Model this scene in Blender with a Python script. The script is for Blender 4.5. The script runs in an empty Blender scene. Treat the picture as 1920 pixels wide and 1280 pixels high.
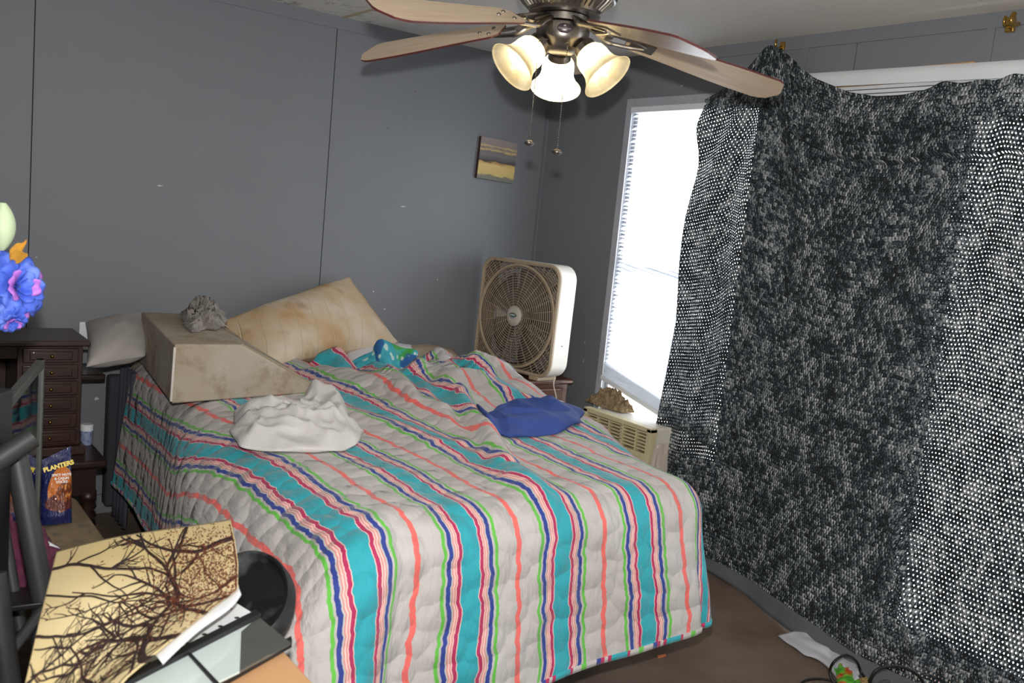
import bpy, math, random
from mathutils import Vector, Matrix, noise
random.seed(7)
R = math.radians
C = bpy.context.scene.collection
SC = bpy.context.scene

# ------------------------------------------------------------------ camera
CAM = Vector((-3.074046, -3.93, 1.38))
RT = Vector((0.80011, -0.59185, 0.09761)); DN = Vector((-0.00041, -0.16326, -0.98658)); FW = Vector((0.59985, 0.78934, -0.13087))
FPX = 1700.0
cd = bpy.data.cameras.new('camera'); cam = bpy.data.objects.new('camera', cd); C.objects.link(cam)
cam.matrix_world = Matrix(((RT.x, -DN.x, -FW.x, CAM.x), (RT.y, -DN.y, -FW.y, CAM.y), (RT.z, -DN.z, -FW.z, CAM.z), (0, 0, 0, 1)))
cd.sensor_width = 36; cd.lens = FPX / 1920 * 36; cd.clip_start = .02
cd.dof.use_dof = True; cd.dof.focus_distance = 3.6; cd.dof.aperture_fstop = 7.0
SC.camera = cam
# ------------------------------------------------------------------ colour, world, light
SC.view_settings.view_transform = 'Standard'; SC.view_settings.look = 'None'
SC.view_settings.exposure = 0.0; SC.view_settings.gamma = 1.0; SC.view_settings.use_curve_mapping = False
SC.cycles.max_bounces = 8; SC.cycles.transparent_max_bounces = 24
SC.cycles.sample_clamp_indirect = 4.0
wd = bpy.data.worlds.new('world'); SC.world = wd; wd.use_nodes = True
bg = wd.node_tree.nodes['Background']; bg.inputs[0].default_value = (.93, .97, 1, 1); bg.inputs[1].default_value = 8

def light(name, kind, loc, power, color=(1, 1, 1), **kw):
    l = bpy.data.lights.new(name, kind); l.energy = power; l.color = color
    for k, v in kw.items(): setattr(l, k, v)
    o = bpy.data.objects.new(name, l); C.objects.link(o); o.location = loc
    return o
# the camera's own flash, which throws the photo's fan shadows on the walls
fl = light('camera_flash', 'SPOT', CAM - DN * .13 + FW * .02, 225, (1, .985, .95), shadow_soft_size=.022, spot_size=R(135), spot_blend=1.0)
fl.rotation_mode = 'QUATERNION'; fl.rotation_quaternion = (FW - DN * .16 + RT * .08).to_track_quat('-Z', 'Y')

# ------------------------------------------------------------------ helpers
def ray(px, py): return FW * FPX + RT * (px - 960) + DN * (py - 640)
def hit(px, py, ax, val):                       # where the line of sight meets a plane of the room
    d = ray(px, py); return CAM + d * ((val - CAM[ax]) / d[ax])
def dep(px, py, d): return CAM + ray(px, py) * (d / FPX)
def s2l(c):
    return tuple(((x / 12.92) if x <= .04045 else ((x + .055) / 1.055) ** 2.4) for x in (v / 255 for v in c))
def nz(x, y=0, z=0): return noise.noise(Vector((x, y, z)))
def ridge(x, y=0, z=0): return 1 - 2 * abs(nz(x, y, z))

class NT:
    def __init__(s, name):
        s.m = bpy.data.materials.new(name); s.m.use_nodes = True
        s.t = s.m.node_tree; s.b = s.t.nodes['Principled BSDF']; s.out = s.t.nodes['Material Output']
    def n(s, typ, **kw):
        o = s.t.nodes.new(typ)
        for k, v in kw.items(): setattr(o, k, v)
        return o
    def l(s, a, b): s.t.links.new(a, b)
    def setin(s, node, i, v):
        if hasattr(v, 'links') or hasattr(v, 'is_linked'): s.l(v, node.inputs[i])
        else: node.inputs[i].default_value = v
    def math(s, op, a, b=None, c=None):
        m = s.n('ShaderNodeMath', operation=op); s.setin(m, 0, a)
        if b is not None: s.setin(m, 1, b)
        if c is not None: s.setin(m, 2, c)
        return m.outputs[0]
    def mix(s, f, a, b, blend='MIX'):
        m = s.n('ShaderNodeMix', data_type='RGBA', blend_type=blend)
        s.setin(m, 0, f)
        for i, v in ((6, a), (7, b)):
            if isinstance(v, tuple): m.inputs[i].default_value = (*v[:3], 1)
            else: s.l(v, m.inputs[i])
        return m.outputs[2]
    def noise(s, scale, detail=3, vec=None, rough=.5, out='Fac'):
        k = s.n('ShaderNodeTexNoise'); k.inputs['Scale'].default_value = scale; k.inputs['Detail'].default_value = detail; k.inputs['Roughness'].default_value = rough
        s.l(vec if vec is not None else s.co(), k.inputs['Vector']); return k.outputs[out]
    def co(s, kind='Object'):
        if not hasattr(s, '_co'): s._co = s.n('ShaderNodeTexCoord')
        return s._co.outputs[kind]
    def scale(s, vec, sc):
        m = s.n('ShaderNodeMapping'); s.l(vec, m.inputs[0]); m.inputs['Scale'].default_value = sc; return m.outputs[0]
    def ramp(s, fac, stops, interp='LINEAR'):
        r = s.n('ShaderNodeValToRGB'); cr = r.color_ramp; cr.interpolation = interp
        while len(cr.elements) < len(stops): cr.elements.new(.5)
        for e, (p, c) in zip(cr.elements, stops):
            e.position = p; e.color = (*c[:3], 1) if len(c) >= 3 else (c[0],) * 3 + (1,)
        s.l(fac, r.inputs[0]); return r.outputs[0]
    def bump(s, h, strength=.3, dist=.01):
        b = s.n('ShaderNodeBump'); b.inputs['Strength'].default_value = strength; b.inputs['Distance'].default_value = dist
        s.l(h, b.inputs['Height']); s.l(b.outputs[0], s.b.inputs['Normal']); return b
def mat(name, rgb, rough=.6, metal=0.0, var=.12, vscale=6, bump=0, bscale=80, bdist=.002, spots=None, trans=0, coat=0):
    k = NT(name); c = s2l(rgb)
    f = k.noise(vscale, 4)
    f = k.ramp(f, [(.3, (0, 0, 0)), (.7, (1, 1, 1))])
    lo = tuple(x * (1 - var) for x in c); hi = tuple(min(1, x * (1 + var * .6)) for x in c)
    col = k.mix(f, lo, hi)
    if spots:
        sc, th, c2 = spots
        g = k.ramp(k.noise(sc, 5, rough=.65), [(th, (0, 0, 0)), (min(1, th + .12), (1, 1, 1))])
        col = k.mix(g, col, s2l(c2))
    k.l(col, k.b.inputs['Base Color'])
    k.b.inputs['Roughness'].default_value = rough; k.b.inputs['Metallic'].default_value = metal
    if coat: k.b.inputs['Coat Weight'].default_value = coat
    if bump: k.bump(k.noise(bscale, 3), bump, bdist)
    if trans:
        tr = k.n('ShaderNodeBsdfTranslucent'); k.l(col, tr.inputs[0])
        mx = k.n('ShaderNodeMixShader'); mx.inputs[0].default_value = trans
        k.l(k.b.outputs[0], mx.inputs[1]); k.l(tr.outputs[0], mx.inputs[2]); k.l(mx.outputs[0], k.out.inputs[0])
    return k.m
def emis(name, rgb, st):
    k = NT(name); k.b.inputs['Base Color'].default_value = (*s2l(rgb), 1)
    k.b.inputs['Emission Color'].default_value = (*s2l(rgb), 1); k.b.inputs['Emission Strength'].default_value = st
    return k.m

class MB:
    def __init__(s): s.v = []; s.f = []; s.mi = []; s.uv = {}; s.cur = 0
    def add(s, vs, fs, uvs=None):
        b = len(s.v); s.v += [tuple(v) for v in vs]
        for i, f in enumerate(fs):
            s.f.append(tuple(b + q for q in f)); s.mi.append(s.cur)
        if uvs:
            for i, u in enumerate(uvs): s.uv[b + i] = u
        return b
    def box(s, a, b, M=None):
        x0, y0, z0 = a; x1, y1, z1 = b
        vs = [Vector(p) for p in ((x0, y0, z0), (x1, y0, z0), (x1, y1, z0), (x0, y1, z0), (x0, y0, z1), (x1, y0, z1), (x1, y1, z1), (x0, y1, z1))]
        if M: vs = [M @ v for v in vs]
        s.add(vs, [(0, 3, 2, 1), (4, 5, 6, 7), (0, 1, 5, 4), (1, 2, 6, 5), (2, 3, 7, 6), (3, 0, 4, 7)])
    def tube(s, pts, r, n=10, cap=True, closed=False):
        pts = [Vector(p) for p in pts]; N = len(pts)
        rs = r if isinstance(r, (list, tuple)) else [r] * N
        vs = []; prev = None
        for i, p in enumerate(pts):
            if closed: t = pts[(i + 1) % N] - pts[i - 1]
            else: t = pts[min(i + 1, N - 1)] - pts[max(i - 1, 0)]
            t.normalize()
            if prev is None:
                a = Vector((0, 0, 1)) if abs(t.z) < .9 else Vector((1, 0, 0)); u = t.cross(a).normalized()
            else: u = (prev - t * prev.dot(t)).normalized()
            prev = u; w = t.cross(u)
            for k in range(n):
                g = 2 * math.pi * k / n; vs.append(p + (u * math.cos(g) + w * math.sin(g)) * rs[i])
        fs = []
        for i in range(N if closed else N - 1):
            for k in range(n):
                a = i * n + k; b = i * n + (k + 1) % n; c = ((i + 1) % N) * n + (k + 1) % n; d = ((i + 1) % N) * n + k
                fs.append((a, b, c, d))
        if cap and not closed: fs += [tuple(range(n))[::-1], tuple(range((N - 1) * n, N * n))]
        s.add(vs, fs)
    def lathe(s, prof, n=32, M=None, cap=True, wob=None):
        vs = []
        for j, (r, z) in enumerate(prof):
            for k in range(n):
                g = 2 * math.pi * k / n; rr = r * (1 + (wob(g, j) if wob else 0))
                v = Vector((rr * math.cos(g), rr * math.sin(g), z)); vs.append(M @ v if M else v)
        fs = []
        for j in range(len(prof) - 1):
            for k in range(n):
                fs.append((j * n + k, j * n + (k + 1) % n, (j + 1) * n + (k + 1) % n, (j + 1) * n + k))
        if cap: fs += [tuple(range(n))[::-1], tuple(range((len(prof) - 1) * n, len(prof) * n))]
        s.add(vs, fs)
    def grid(s, fn, nu, nv, uvf=None, keep=None):
        vs = []; uv = []
        for j in range(nv + 1):
            for i in range(nu + 1):
                vs.append(fn(i / nu, j / nv)); uv.append(uvf(i / nu, j / nv) if uvf else (i / nu, j / nv))
        fs = [(j * (nu + 1) + i, j * (nu + 1) + i + 1, (j + 1) * (nu + 1) + i + 1, (j + 1) * (nu + 1) + i) for j in range(nv) for i in range(nu)]
        s.add(vs, fs, uv)
    def prism(s, poly, off):                      # polygon of 3-D points pushed along a vector
        n = len(poly); off = Vector(off); P = [Vector(p) for p in poly]
        s.add(P + [p + off for p in P], [tuple(range(n)), tuple(range(2 * n - 1, n - 1, -1))] + [(i, n + i, n + (i + 1) % n, (i + 1) % n) for i in range(n)])
    def build(s, name, mats, parent=None, smooth=False, bevel=0, solid=0, sub=0):
        me = bpy.data.meshes.new(name); me.from_pydata(s.v, [], s.f); me.update()
        if not isinstance(mats, (list, tuple)): mats = [mats]
        for m in mats: me.materials.append(m)
        me.polygons.foreach_set('material_index', s.mi)
        if s.uv:
            ul = me.uv_layers.new(name='UVMap')
            for lp in me.loops: ul.data[lp.index].uv = s.uv.get(lp.vertex_index, (0, 0))
        if smooth is True:
            me.polygons.foreach_set('use_smooth', [True] * len(me.polygons))
        o = bpy.data.objects.new(name, me); C.objects.link(o)
        if parent:
            o.parent = parent; o.matrix_parent_inverse = parent.matrix_basis.inverted()
        if bevel:
            b = o.modifiers.new('bevel', 'BEVEL'); b.width = bevel; b.segments = 3; b.limit_method = 'ANGLE'; b.angle_limit = R(35)
            b.harden_normals = False
        if solid:
            q = o.modifiers.new('solid', 'SOLIDIFY'); q.thickness = solid; q.offset = -1
        if sub:
            q = o.modifiers.new('sub', 'SUBSURF'); q.levels = sub; q.render_levels = sub
        if smooth == 'auto' or bevel:
            me.polygons.foreach_set('use_smooth', [True] * len(me.polygons))
            try: me.set_sharp_from_angle(angle=R(35))
            except Exception: pass
        return o
def thing(name, label, cat, loc=(0, 0, 0), group=None):
    o = bpy.data.objects.new(name, None); C.objects.link(o); o.location = loc; o.empty_display_size = .05
    o['label'] = label; o['category'] = cat
    if group: o['group'] = group
    return o
def tag(o, label, cat, group=None):
    o['label'] = label; o['category'] = cat
    if group: o['group'] = group
    return o
def struct(o): o['kind'] = 'structure'; return o
def text(name, body, size, M, m, parent=None, ext=.0006, bold=0, align='CENTER'):
    cu = bpy.data.curves.new(name, 'FONT'); cu.body = body; cu.size = size; cu.extrude = ext; cu.align_x = align; cu.align_y = 'CENTER'; cu.offset = bold
    t = bpy.data.objects.new(name, cu); C.objects.link(t)
    bpy.context.view_layer.update()
    me = bpy.data.meshes.new_from_object(t.evaluated_get(bpy.context.evaluated_depsgraph_get()))
    bpy.data.objects.remove(t)
    me.transform(M); me.materials.clear(); me.materials.append(m)
    o = bpy.data.objects.new(name, me); C.objects.link(o)
    if parent: o.parent = parent; o.matrix_parent_inverse = parent.matrix_basis.inverted()
    return o
def frame(o, x, y, z=None):                        # matrix with given axes
    x = Vector(x).normalized(); y = Vector(y); y = (y - x * y.dot(x)).normalized(); z = x.cross(y)
    return Matrix(((x.x, y.x, z.x, o[0]), (x.y, y.y, z.y, o[1]), (x.z, y.z, z.z, o[2]), (0, 0, 0, 1)))
def bez(p, n=12):                                  # smooth line through points
    P = [Vector(q) for q in p]; out = []
    for i in range(len(P) - 1):
        a = P[max(i - 1, 0)]; b = P[i]; c = P[i + 1]; d = P[min(i + 2, len(P) - 1)]
        for k in range(n):
            t = k / n
            out.append(.5 * ((2 * b) + (c - a) * t + (2 * a - 5 * b + 4 * c - d) * t * t + (3 * b - a - 3 * c + d) * t ** 3))
    out.append(P[-1]); return out

# ------------------------------------------------------------------ common materials
CEIL = 2.215
M_wall = mat('grey_wall_paint', (122, 125, 131), .55, var=.05, vscale=1.5, bump=.25, bscale=260, bdist=.0006)
M_seam = mat('wall_gap', (48, 50, 54), .8)
M_mark = mat('pale_scuff', (205, 205, 205), .8)
M_dot = mat('dark_nail_hole', (40, 34, 32), .8)
M_white = mat('white_vinyl', (226, 228, 232), .4, var=.04)
M_white2 = mat('worn_white_enamel', (226, 222, 214), .38, var=.05, spots=(22, .66, (150, 104, 62)))
M_black = mat('black_plastic', (22, 22, 24), .45)
M_blackm = mat('black_metal_tube', (46, 47, 48), .5, spots=(30, .62, (80, 80, 78)))
M_rawwood = mat('raw_pine', (196, 150, 92), .7, var=.2, vscale=14)
M_darkwood = mat('dark_walnut', (42, 25, 19), .4, var=.35, vscale=12, coat=.2)
M_redwood = mat('reddish_brown_wood', (84, 42, 26), .38, var=.35, vscale=9, coat=.3)
M_nickel = mat('brushed_nickel', (136, 130, 124), .32, 1.0, var=.12, vscale=30)
M_brass = mat('brass', (196, 160, 84), .25, 1.0)

# ------------------------------------------------------------------ room shell
def wall_material_marks(mb, ax, marks):
    for px, py, w, h, mi in marks:
        p = hit(px, py, ax, 0.0 if ax == 1 else 0.0); mb.cur = mi
        if ax == 1: mb.add([(p.x - w, -.0012, p.z - h * .4), (p.x - w * .2, -.0014, p.z - h), (p.x + w, -.0012, p.z - h * .1), (p.x + w * .5, -.0014, p.z + h * .5), (p.x - w * .3, -.0012, p.z + h)], [(0, 1, 2, 3, 4)])
        else: mb.add([(-.0012, p.y + w, p.z - h), (-.0012, p.y - w, p.z - h * .5), (-.0012, p.y - w * .5, p.z + h)], [(0, 1, 2)])
        mb.cur = 0
mb = MB()
xs = [-3.9, -3.686, -2.467, -1.248, 0.06]
for i in range(4):
    mb.box((xs[i] + .0022, 0, 0), (xs[i + 1] - .0022, .05, CEIL))
mb.cur = 1; mb.box((-3.9, .004, 0), (.06, .05, CEIL - .01)); mb.cur = 0
wall_material_marks(mb, 1, [(300, 348, .013, .0035, 2), (756, 387, .017, .003, 2), (820, 524, .004, .004, 2), (700, 546, .005, .005, 2), (721, 579, .006, .004, 2), (374, 568, .003, .006, 2),
    (727, 240, .003, .003, 3), (778, 172, .003, .003, 3), (68, 482, .004, .002, 2), (181, 747, .010, .008, 2)])
struct(mb.build('wall_back', [M_wall, M_seam, M_mark, M_dot]))
W1 = (-.66, -1.42, .40, 1.975); W2 = (-2.30, -3.9, .06, 1.975)
mb = MB()
def wb(y0, y1, z0, z1): mb.box((0, y1, z0), (.09, y0, z1))
wb(.06, W1[0], 0, CEIL); wb(W1[0], W1[1], 0, W1[2]); wb(W1[0], W1[1], W1[3], CEIL)
wb(W1[1], -1.83, 0, CEIL); wb(-1.834, W2[0], 0, CEIL); wb(W2[0], W2[1], 0, W2[2]); wb(W2[0], W2[1], W2[3], CEIL); wb(W2[1], -4.62, 0, CEIL)
mb.box((-.006, -2.345, 1.99), (0, -2.318, CEIL - .05)); mb.box((-.006, -1.62, 1.9), (0, -1.60, CEIL - .05)); mb.box((-.006, -1.45, 1.9), (0, -1.43, CEIL - .05))
wall_material_marks(mb, 0, [(1278, 161, .010, .004, 1), (1094, 676, .004, .012, 1), (1097, 640, .003, .010, 1)])
struct(mb.build('wall_right', [M_wall, M_mark]))
mb = MB(); mb.box((-3.98, -4.62, 0), (-3.9, .05, CEIL)); M_far = mat('pale_bounce_wall', (206, 202, 194), .8)  # unseen front wall gets a pale colour to bounce more light
struct(mb.build('wall_left', M_wall))
mb = MB(); mb.box((-3.98, -4.7, 0), (.09, -4.62, CEIL)); struct(mb.build('wall_front', M_far))
k = NT('stained_textured_ceiling')
base = k.mix(k.noise(3, 4), s2l((222, 218, 211)), s2l((232, 228, 221)))
spc = k.n('ShaderNodeSeparateXYZ'); k.l(k.co(), spc.inputs[0])
reg = k.math('MULTIPLY', k.math('LESS_THAN', spc.outputs[0], -1.1), k.math('GREATER_THAN', spc.outputs[1], -.95))
msk = k.math('MULTIPLY', k.ramp(k.noise(26, 6, rough=.7), [(.5, (0, 0, 0)), (.62, (1, 1, 1))]), k.ramp(k.noise(3.2, 2), [(.46, (0, 0, 0)), (.58, (1, 1, 1))]))
msk = k.math('MULTIPLY', msk, reg)
k.l(k.mix(k.math('MULTIPLY', msk, .7), base, s2l((70, 72, 70))), k.b.inputs['Base Color']); k.b.inputs['Roughness'].default_value = .9
k.bump(k.noise(150, 2), .6, .004)
mb = MB(); mb.box((-3.98, -4.7, CEIL), (.09, .05, CEIL + .06)); struct(mb.build('ceiling', k.m))
k = NT('brown_carpet')
c1 = k.mix(k.noise(420, 3), s2l((90, 76, 65)), s2l((142, 124, 108)))
k.l(k.mix(k.ramp(k.noise(4, 5), [(.35, (0, 0, 0)), (.75, (1, 1, 1))]), c1, s2l((92, 74, 62))), k.b.inputs['Base Color']); k.b.inputs['Roughness'].default_value = 1
k.bump(k.noise(300, 3), .7, .006)
mb = MB(); mb.box((-3.98, -4.7, -.06), (.09, .05, 0)); struct(mb.build('floor', k.m))
mb = MB(); mb.box((-3.9, -.006, CEIL - .055), (-.006, 0, CEIL)); struct(mb.build('trim_1', M_wall))
mb = MB(); mb.box((-.006, -4.6, CEIL - .05), (0, 0, CEIL)); struct(mb.build('trim_2', M_wall))
mb = MB(); mb.box((-1.232, -4.6, CEIL - .004), (-1.218, -.006, CEIL)); struct(mb.build('trim_3', mat('yellowed_batten', (190, 172, 136), .7)))
mb = MB(); mb.box((-.012, -.02, 0), (-.001, -.001, CEIL - .055)); struct(mb.build('trim_4', M_wall))
mb = MB(); mb.box((-3.9, -.012, 0), (-.012, 0, .08)); struct(mb.build('baseboard_back', M_wall))
mb = MB(); mb.box((-.012, -2.28, 0), (0, -.012, .08)); struct(mb.build('baseboard_right', M_wall))

# window 1: frame, glass, meeting rail
kg = NT('window_glass'); kg.b.inputs['Base Color'].default_value = (1, 1, 1, 1); kg.b.inputs['Roughness'].default_value = 0
tb = kg.n('ShaderNodeBsdfTransparent'); gb = kg.n('ShaderNodeBsdfGlossy'); gb.inputs['Roughness'].default_value = .02
mx = kg.n('ShaderNodeMixShader'); mx.inputs[0].default_value = .05; kg.l(tb.outputs[0], mx.inputs[1]); kg.l(gb.outputs[0], mx.inputs[2]); kg.l(mx.outputs[0], kg.out.inputs[0])
M_glass = kg.m
def window(nm, W, rail=None):
    y0, y1, z0, z1 = W
    root = struct(thing(nm, nm, nm)); del root['label']; del root['category']
    mb = MB()
    t = .04
    for a, b in (((-.008, y0, z0 - t), (.0, y0 + t, z1 + t)), ((-.008, y1 - t, z0 - t), (0, y1, z1 + t)), ((-.008, y1, z1), (0, y0, z1 + t)), ((-.008, y1, z0 - t), (0, y0, z0))):
        mb.box(a, b)
    for a, b in (((0.02, y0 - .02, z0), (.085, y0, z1)), ((.02, y1, z0), (.085, y1 + .02, z1)), ((.02, y1, z1 - .02), (.085, y0, z1)), ((.02, y1, z0), (.085, y0, z0 + .02))): mb.box(a, b)
    if rail: mb.box((.04, y1 + .02, rail), (.075, y0 - .02, rail + .035))
    mb.build('window_frame', mat('grey_white_frame', (176, 178, 186), .4), root, bevel=.002)
    mb = MB(); mb.box((.055, y1 + .02, z0 + .02), (.059, y0 - .02, z1 - .02)); mb.build('window_pane', M_glass, root)
    pl = light(nm + '_daylight_portal', 'AREA', (.10, (y0 + y1) / 2, (z0 + z1) / 2), 1, shape='RECTANGLE', size=abs(z1 - z0), size_y=abs(y0 - y1))
    pl.data.cycles.is_portal = True; pl.rotation_euler = (0, R(90), 0)
    return root
window('window_1', W1, 1.19)
window('window_2', W2)

# mini blind in window 1
M_slat = mat('thin_white_blind_slat', (244, 246, 250), .4, var=.03, trans=.72)
bl = thing('window_blind', 'white mini blind in the uncovered narrow window with its bottom rail hanging askew', 'blind', (-.02, -1.04, 1.95))
mb = MB(); mb.box((-.03, -1.41, 1.945), (.012, -.675, 1.972)); mb.build('headrail', M_white, bl, bevel=.003)
mb = MB(); n = 62
for i in range(n):
    f = i / (n - 1)
    zl = 1.93 - f * (1.93 - .73); zr = 1.93 - f ** 1.0 * (1.93 - .56)
    if f > .55: zr = 1.93 - f * (1.93 - .56)
    tl = .004 + .004 * (i % 3 == 0)
    mb.add([(-.021, -.68, zl - tl), (.005, -.68, zl + tl), (.005, -1.405, zr + tl), (-.021, -1.405, zr - tl)], [(0, 1, 2, 3)])
mb.build('slats', M_slat, bl, solid=.0006)
mb = MB()
for i in range(9):
    a = .735 - i * .007; b = .565 - i * .006
    mb.add([(-.024, -.68, a), (.004, -.68, a), (.004, -1.4, b), (-.024, -1.4, b), (-.024, -.68, a - .0045), (.004, -.68, a - .0045), (.004, -1.4, b - .0045), (-.024, -1.4, b - .0045)],
           [(0, 1, 2, 3), (4, 7, 6, 5), (0, 3, 7, 4), (1, 5, 6, 2), (0, 4, 5, 1), (3, 2, 6, 7)])
mb.build('stacked_slats', M_slat, bl)
mb = MB(); mb.add([(-.03, -.672, .672), (.006, -.672, .672), (.006, -1.41, .512), (-.03, -1.41, .512), (-.03, -.672, .65), (.006, -.672, .65), (.006, -1.41, .49), (-.03, -1.41, .49)],
           [(0, 1, 2, 3), (4, 7, 6, 5), (0, 3, 7, 4), (1, 5, 6, 2), (0, 4, 5, 1), (3, 2, 6, 7)])
mb.build('bottom_rail', M_white, bl, bevel=.003)
mb = MB()
for y in (-.78, -1.0, -1.22, -1.34): mb.tube([(-.022, y, 1.945), (-.022, y, .70 - (.16 * (-.68 - y) / .72))], .0009, 5)
mb.build('ladder_cord', M_white, bl)
# raised blind over window 2
bv = thing('raised_blind', 'white valance and raised slats of the blind above the crocheted blanket', 'blind', (-.03, -2.6, 1.98))
mb = MB()
prof = [(-.06, 0), (-.066, .03), (-.062, .055), (-.05, .07), (0, .07), (0, .062), (-.046, .06), (-.054, .03), (-.054, 0)]
def vfn(y):
    u = (y + 1.66) / -1.6; return 2.0 - .028 * u
y0v, y1v = -1.66, -3.2; nv = 16
vs = []
for j in range(nv + 1):
    y = y0v + (y1v - y0v) * j / nv
    for x, z in prof: vs.append((x - .01 * math.sin(j / nv * 3.14), y, vfn(y) + z * .8))
m_ = len(prof)
mb.add(vs, [(j * m_ + i, j * m_ + (i + 1) % m_, (j + 1) * m_ + (i + 1) % m_, (j + 1) * m_ + i) for j in range(nv) for i in range(m_)])
mb.build('valance', M_white, bv, smooth='auto')
mb = MB()
for i in range(9):
    z = 1.995 - i * .0155
    mb.box((-.045, -3.15, z - .0115), (-.012, -1.70, z), None)
mb.build('slats', M_white, bv)
mb = MB(); mb.prism([(-.02, -1.62, 2.052), (-.02, -2.30, 2.058), (-.02, -2.30, 2.0), (-.02, -1.62, 2.0)], (.02, 0, 0)); tag(mb.build('wood_strip', M_rawwood), 'bare pine strip screwed above the raised blind', 'wood strip')

# ------------------------------------------------------------------ quilt and bed
XL, XR, YF, ZT = -2.085, -1.15, -2.20, .695
def stripe_mat(name, along_binding=False):
    k = NT(name)
    uv = k.n('ShaderNodeUVMap'); sep = k.n('ShaderNodeSeparateXYZ'); k.l(uv.outputs[0], sep.inputs[0])
    u, v = sep.outputs[0], sep.outputs[1]
    cv = k.n('ShaderNodeCombineXYZ'); k.l(k.math('MULTIPLY', u, 3), cv.inputs[0]); k.l(k.math('MULTIPLY', v, 16), cv.inputs[1])
    wob = k.math('MULTIPLY', k.math('SUBTRACT', k.noise(1.3, 3, cv.outputs[0]), .5), .028)
    x = k.math('ADD', u, wob)
    f = k.math('FRACT', k.math('DIVIDE', x, .28))
    W = s2l((184, 179, 177)); GR = s2l((96, 182, 66)); NV = s2l((36, 56, 140)); PK = s2l((226, 188, 184)); SA = s2l((214, 122, 112)); CR = s2l((176, 38, 88)); TE = s2l((38, 158, 172)); CO = s2l((228, 104, 98))
    st = [(0, CO), (.026, W), (.232, GR), (.262, W), (.282, NV), (.322, W), (.338, SA), (.345, PK), (.362, SA), (.369, PK), (.382, CR), (.412, PK), (.420, TE),
          (.592, PK), (.600, CR), (.630, PK), (.643, SA), (.650, PK), (.667, SA), (.674, W), (.690, NV), (.730, W), (.752, GR), (.782, W), (.974, CO)]
    col = k.ramp(f, st, 'CONSTANT')
    if along_binding:
        f2 = k.math('FRACT', k.math('MULTIPLY', v, 5.2)); col = k.ramp(f2, [(0, W), (.15, GR), (.24, W), (.42, NV), (.5, CR), (.56, W), (.62, CR), (.68, TE), (.95, CR)], 'CONSTANT')
    # dirt
    d = k.ramp(k.noise(3.5, 5), [(.4, (0, 0, 0)), (.75, (1, 1, 1))])
    col = k.mix(k.math('MULTIPLY', d, .25), col, s2l((176, 158, 136)), 'MULTIPLY')
    k.l(col, k.b.inputs['Base Color']); k.b.inputs['Roughness'].default_value = .75
    k.b.inputs['Sheen Weight'].default_value = .15
    vo = k.n('ShaderNodeTexVoronoi', feature='SMOOTH_F1'); vo.inputs['Scale'].default_value = 17; vo.inputs['Smoothness'].default_value = .12; vo.inputs['Randomness'].default_value = .75
    k.l(uv.outputs[0], vo.inputs['Vector'])
    h = k.math('SUBTRACT', 1, k.math('POWER', vo.outputs['Distance'], 1.6))
    w2 = k.noise(26, 3, k.scale(uv.outputs[0], (1.6, .7, 1)))
    k.bump(k.math('ADD', h, k.math('MULTIPLY', w2, .6)), 1.0, .017)
    return k.m
M_quilt = stripe_mat('striped_quilt'); M_bind = stripe_mat('quilt_binding', True)
def sm(a, b, x):
    t = max(0, min(1, (x - a) / (b - a))); return t * t * (3 - 2 * t)
def gauss_ridge(x, y, ax, ay, bx, by, w):
    dx, dy = bx - ax, by - ay; L = dx * dx + dy * dy; t = max(0, min(1, ((x - ax) * dx + (y - ay) * dy) / L))
    d = math.hypot(x - ax - dx * t, y - ay - dy * t); return math.exp(-(d / w) ** 2) * (math.sin(math.pi * min(1, .12 + t * .88)) ** .5)
G1 = hit(862, 735, 2, .76); G2 = hit(952, 868, 2, .72); G3 = hit(690, 705, 2, .71); G4 = hit(835, 800, 2, .71); G5 = hit(770, 712, 2, .72); G6 = hit(880, 830, 2, .72)
def top_h(x, y):
    bunch = sm(-1.75, -1.15, x) * sm(-1.55, -1.05, y) * (1 - .9 * sm(-1.0, -.6, y))
    h = .006 * nz(x * 5, y * 5, 2) + .003 * nz(x * 14, y * 14, 5)
    h += bunch * (.022 + .050 * ridge(x * 3.1 + .4 * nz(x * 2, y * 2), y * 2.2, 8) + .022 * ridge(x * 7, y * 5, 3)) + .012 * ridge(x * 4.5 + .3 * nz(x * 3, y * 3), y * 1.6, 4) * sm(-1.9, -1.5, x) * sm(-2.0, -1.6, y)
    h += .062 * gauss_ridge(x, y, G1.x, G1.y, G2.x, G2.y, .034)
    h += .026 * gauss_ridge(x, y, G3.x, G3.y, G4.x, G4.y, .028) + .024 * gauss_ridge(x, y, G5.x, G5.y, G6.x, G6.y, .026)
    h += .040 * gauss_ridge(x, y, G2.x, G2.y, G2.x - .08, G2.y - .25, .05)
    h += .030 * gauss_ridge(x, y, -1.52, -.65, -1.42, -1.55, .05) + .028 * gauss_ridge(x, y, -1.36, -.6, -1.2, -1.3, .045)
    h += .030 * gauss_ridge(x, y, -1.05, -.75, -.90, -1.12, .05)
    h += .02 * gauss_ridge(x, y, -1.75, -1.2, -1.62, -1.9, .05)
    wx = x + .10 * nz(x * 3.3, y * 3.3, 21); wy = y + .10 * nz(x * 3.3, y * 3.3, 22)
    h += .036 * max(0, 1 - 3.2 * abs(nz(wx * 3.4, wy * 2.6, 31))) ** 1.2 * sm(-1.45, -1.1, x) * sm(-1.5, -1.15, y) * (1 - .95 * sm(-.95, -.6, y))
    h += .014 * max(0, 1 - 3 * abs(nz(wx * 6, wy * 3, 37))) * sm(-1.8, -1.4, x) * sm(-2.0, -1.5, y)
    return h
RB = .10
def xr_at(y): return XR + .24 * sm(-2.15, -1.45, y) + .10 * sm(-1.3, -.75, y)
def xl_at(y): return XL + .045 * sm(-1.6, -.4, y)
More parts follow.
